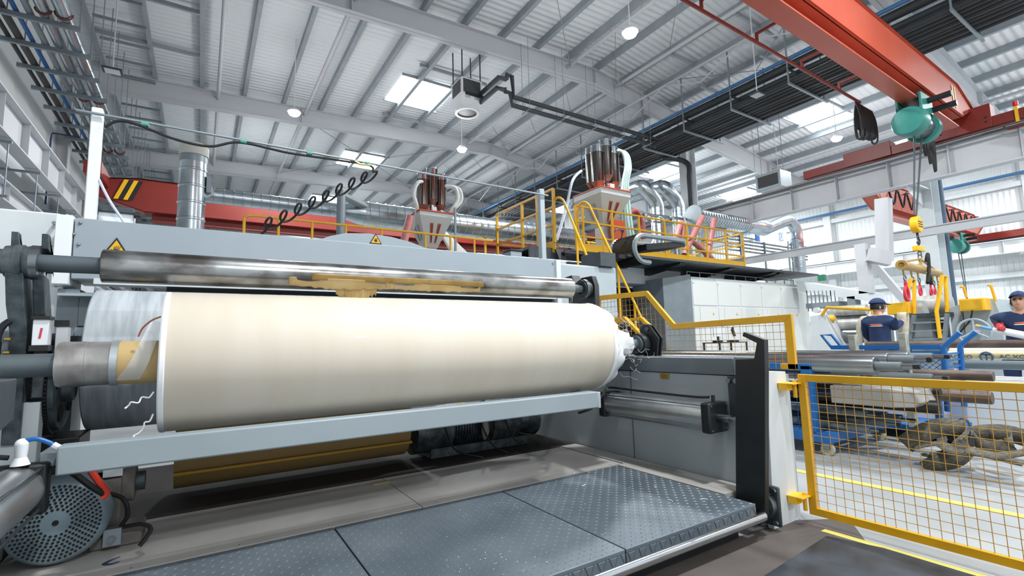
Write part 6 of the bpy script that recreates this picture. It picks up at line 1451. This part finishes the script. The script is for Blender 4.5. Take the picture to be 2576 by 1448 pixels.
    if gloves:
        for nm in gloves:
            wr, d, side, nn = hands[nm]; gj = {'w': (wr - d * .02, .04 * k), 'p': (wr + d * .06 * k, .036 * k)}; ge = [('w', 'p')]
            for q in range(4):
                for z_ in range(3): c, rad = j['f%s%d%d' % (nm, q, z_)]; gj['f%d%d' % (q, z_)] = (c, rad + .004)
                ge += [('p', 'f%d0' % q), ('f%d0' % q, 'f%d1' % q), ('f%d1' % q, 'f%d2' % q)]
            for z_ in range(2): c, rad = j['t%s%d' % (nm, z_)]; gj['t%d' % z_] = (c, rad + .004)
            ge += [('w', 't0'), ('t0', 't1')]; skinmesh('glove', (gj, ge), gl, t, 1)
    return t, W, hands
p1_ = pt(2213, 840, x=9.0)
w1, W1, h1_ = person((9.0, p1_.y, 0), math.radians(-8), 'worker in navy uniform and cap seen from behind, carrying a pale sling', 1.72, head_yaw=math.radians(-38), LA=((.12, .26, 1.14), (.28, .18, 1.02)), RA=(pt(2249, 824, x=9.12), pt(2268, 808, x=9.36)))
ws = mat('sling_cream', 'c9c2ae', .85, col2='aaa390', scale=20, amt=.5)
a = h1_['R'][0] + V((.04, 0, .03))
ribbon([a + V((-.06, .02, -.75)), a + V((-.05, .0, -.35)), a + V((-.02, 0, .06)), a + V((.05, 0, .10)), a + V((.08, 0, .0)), a + V((.02, .05, -.5))], .13, 'webbing_sling', 'pale webbing sling draped over the outstretched hand of the worker in the middle', ws, sd=(.1, 1, 0))
b = W1(.1, .30, 1.2)
ribbon([b + V((-.1, .08, -1.0)), b + V((-.06, .05, -.5)), b + V((-.04, .03, .1)), b + V((.04, -.05, .27)), b + V((.10, -.02, .0)), b + V((.08, .0, -.3))], .1, 'webbing_sling', 'pale webbing sling hanging over the left shoulder of the worker', ws, sd=(.3, 1, 0))
p2_ = pt(2560, 840, x=9.0)
w2, W2, h2_ = person((9.0, p2_.y, 0), math.radians(205), 'worker in navy uniform with glasses and a red glove at the right edge', 1.66, head_yaw=math.radians(-22), head_pitch=math.radians(-16), lean=.20, LA=((.10, .30, 1.10), (.42, .05, 1.08)), RA=(pt(2502, 800, x=9.0), pt(2514, 817, x=8.72)), gloves='LR')
g0 = h2_['R'][0] + h2_['R'][1] * .10 + V((.06, 0, -.05))
e1 = pt(2470, 812, x=g0.x - .2); e2 = pt(2600, 848, x=g0.x - .25)
d_ = (g0 - e2).normalized()
r = T('white_tube', 'white tube with a pale blue tip held by the worker with the red glove', 'tube', g0)
MB().lathe(g0 + d_ * .1, e2 - d_ * .6, [(0, .02), (.0, .045), (1.5, .045)], 24).to('tube', white, r); MB().cyl(g0 + d_ * .1, g0 + d_ * .32, .02, n=12).to('blue_tip', mat('tip_blue', '6aa6d8', .5), r); MB().cyl(g0 + d_ * .32, g0 + d_ * .4, .022, n=12).to('tan_tip', kraftd, r)
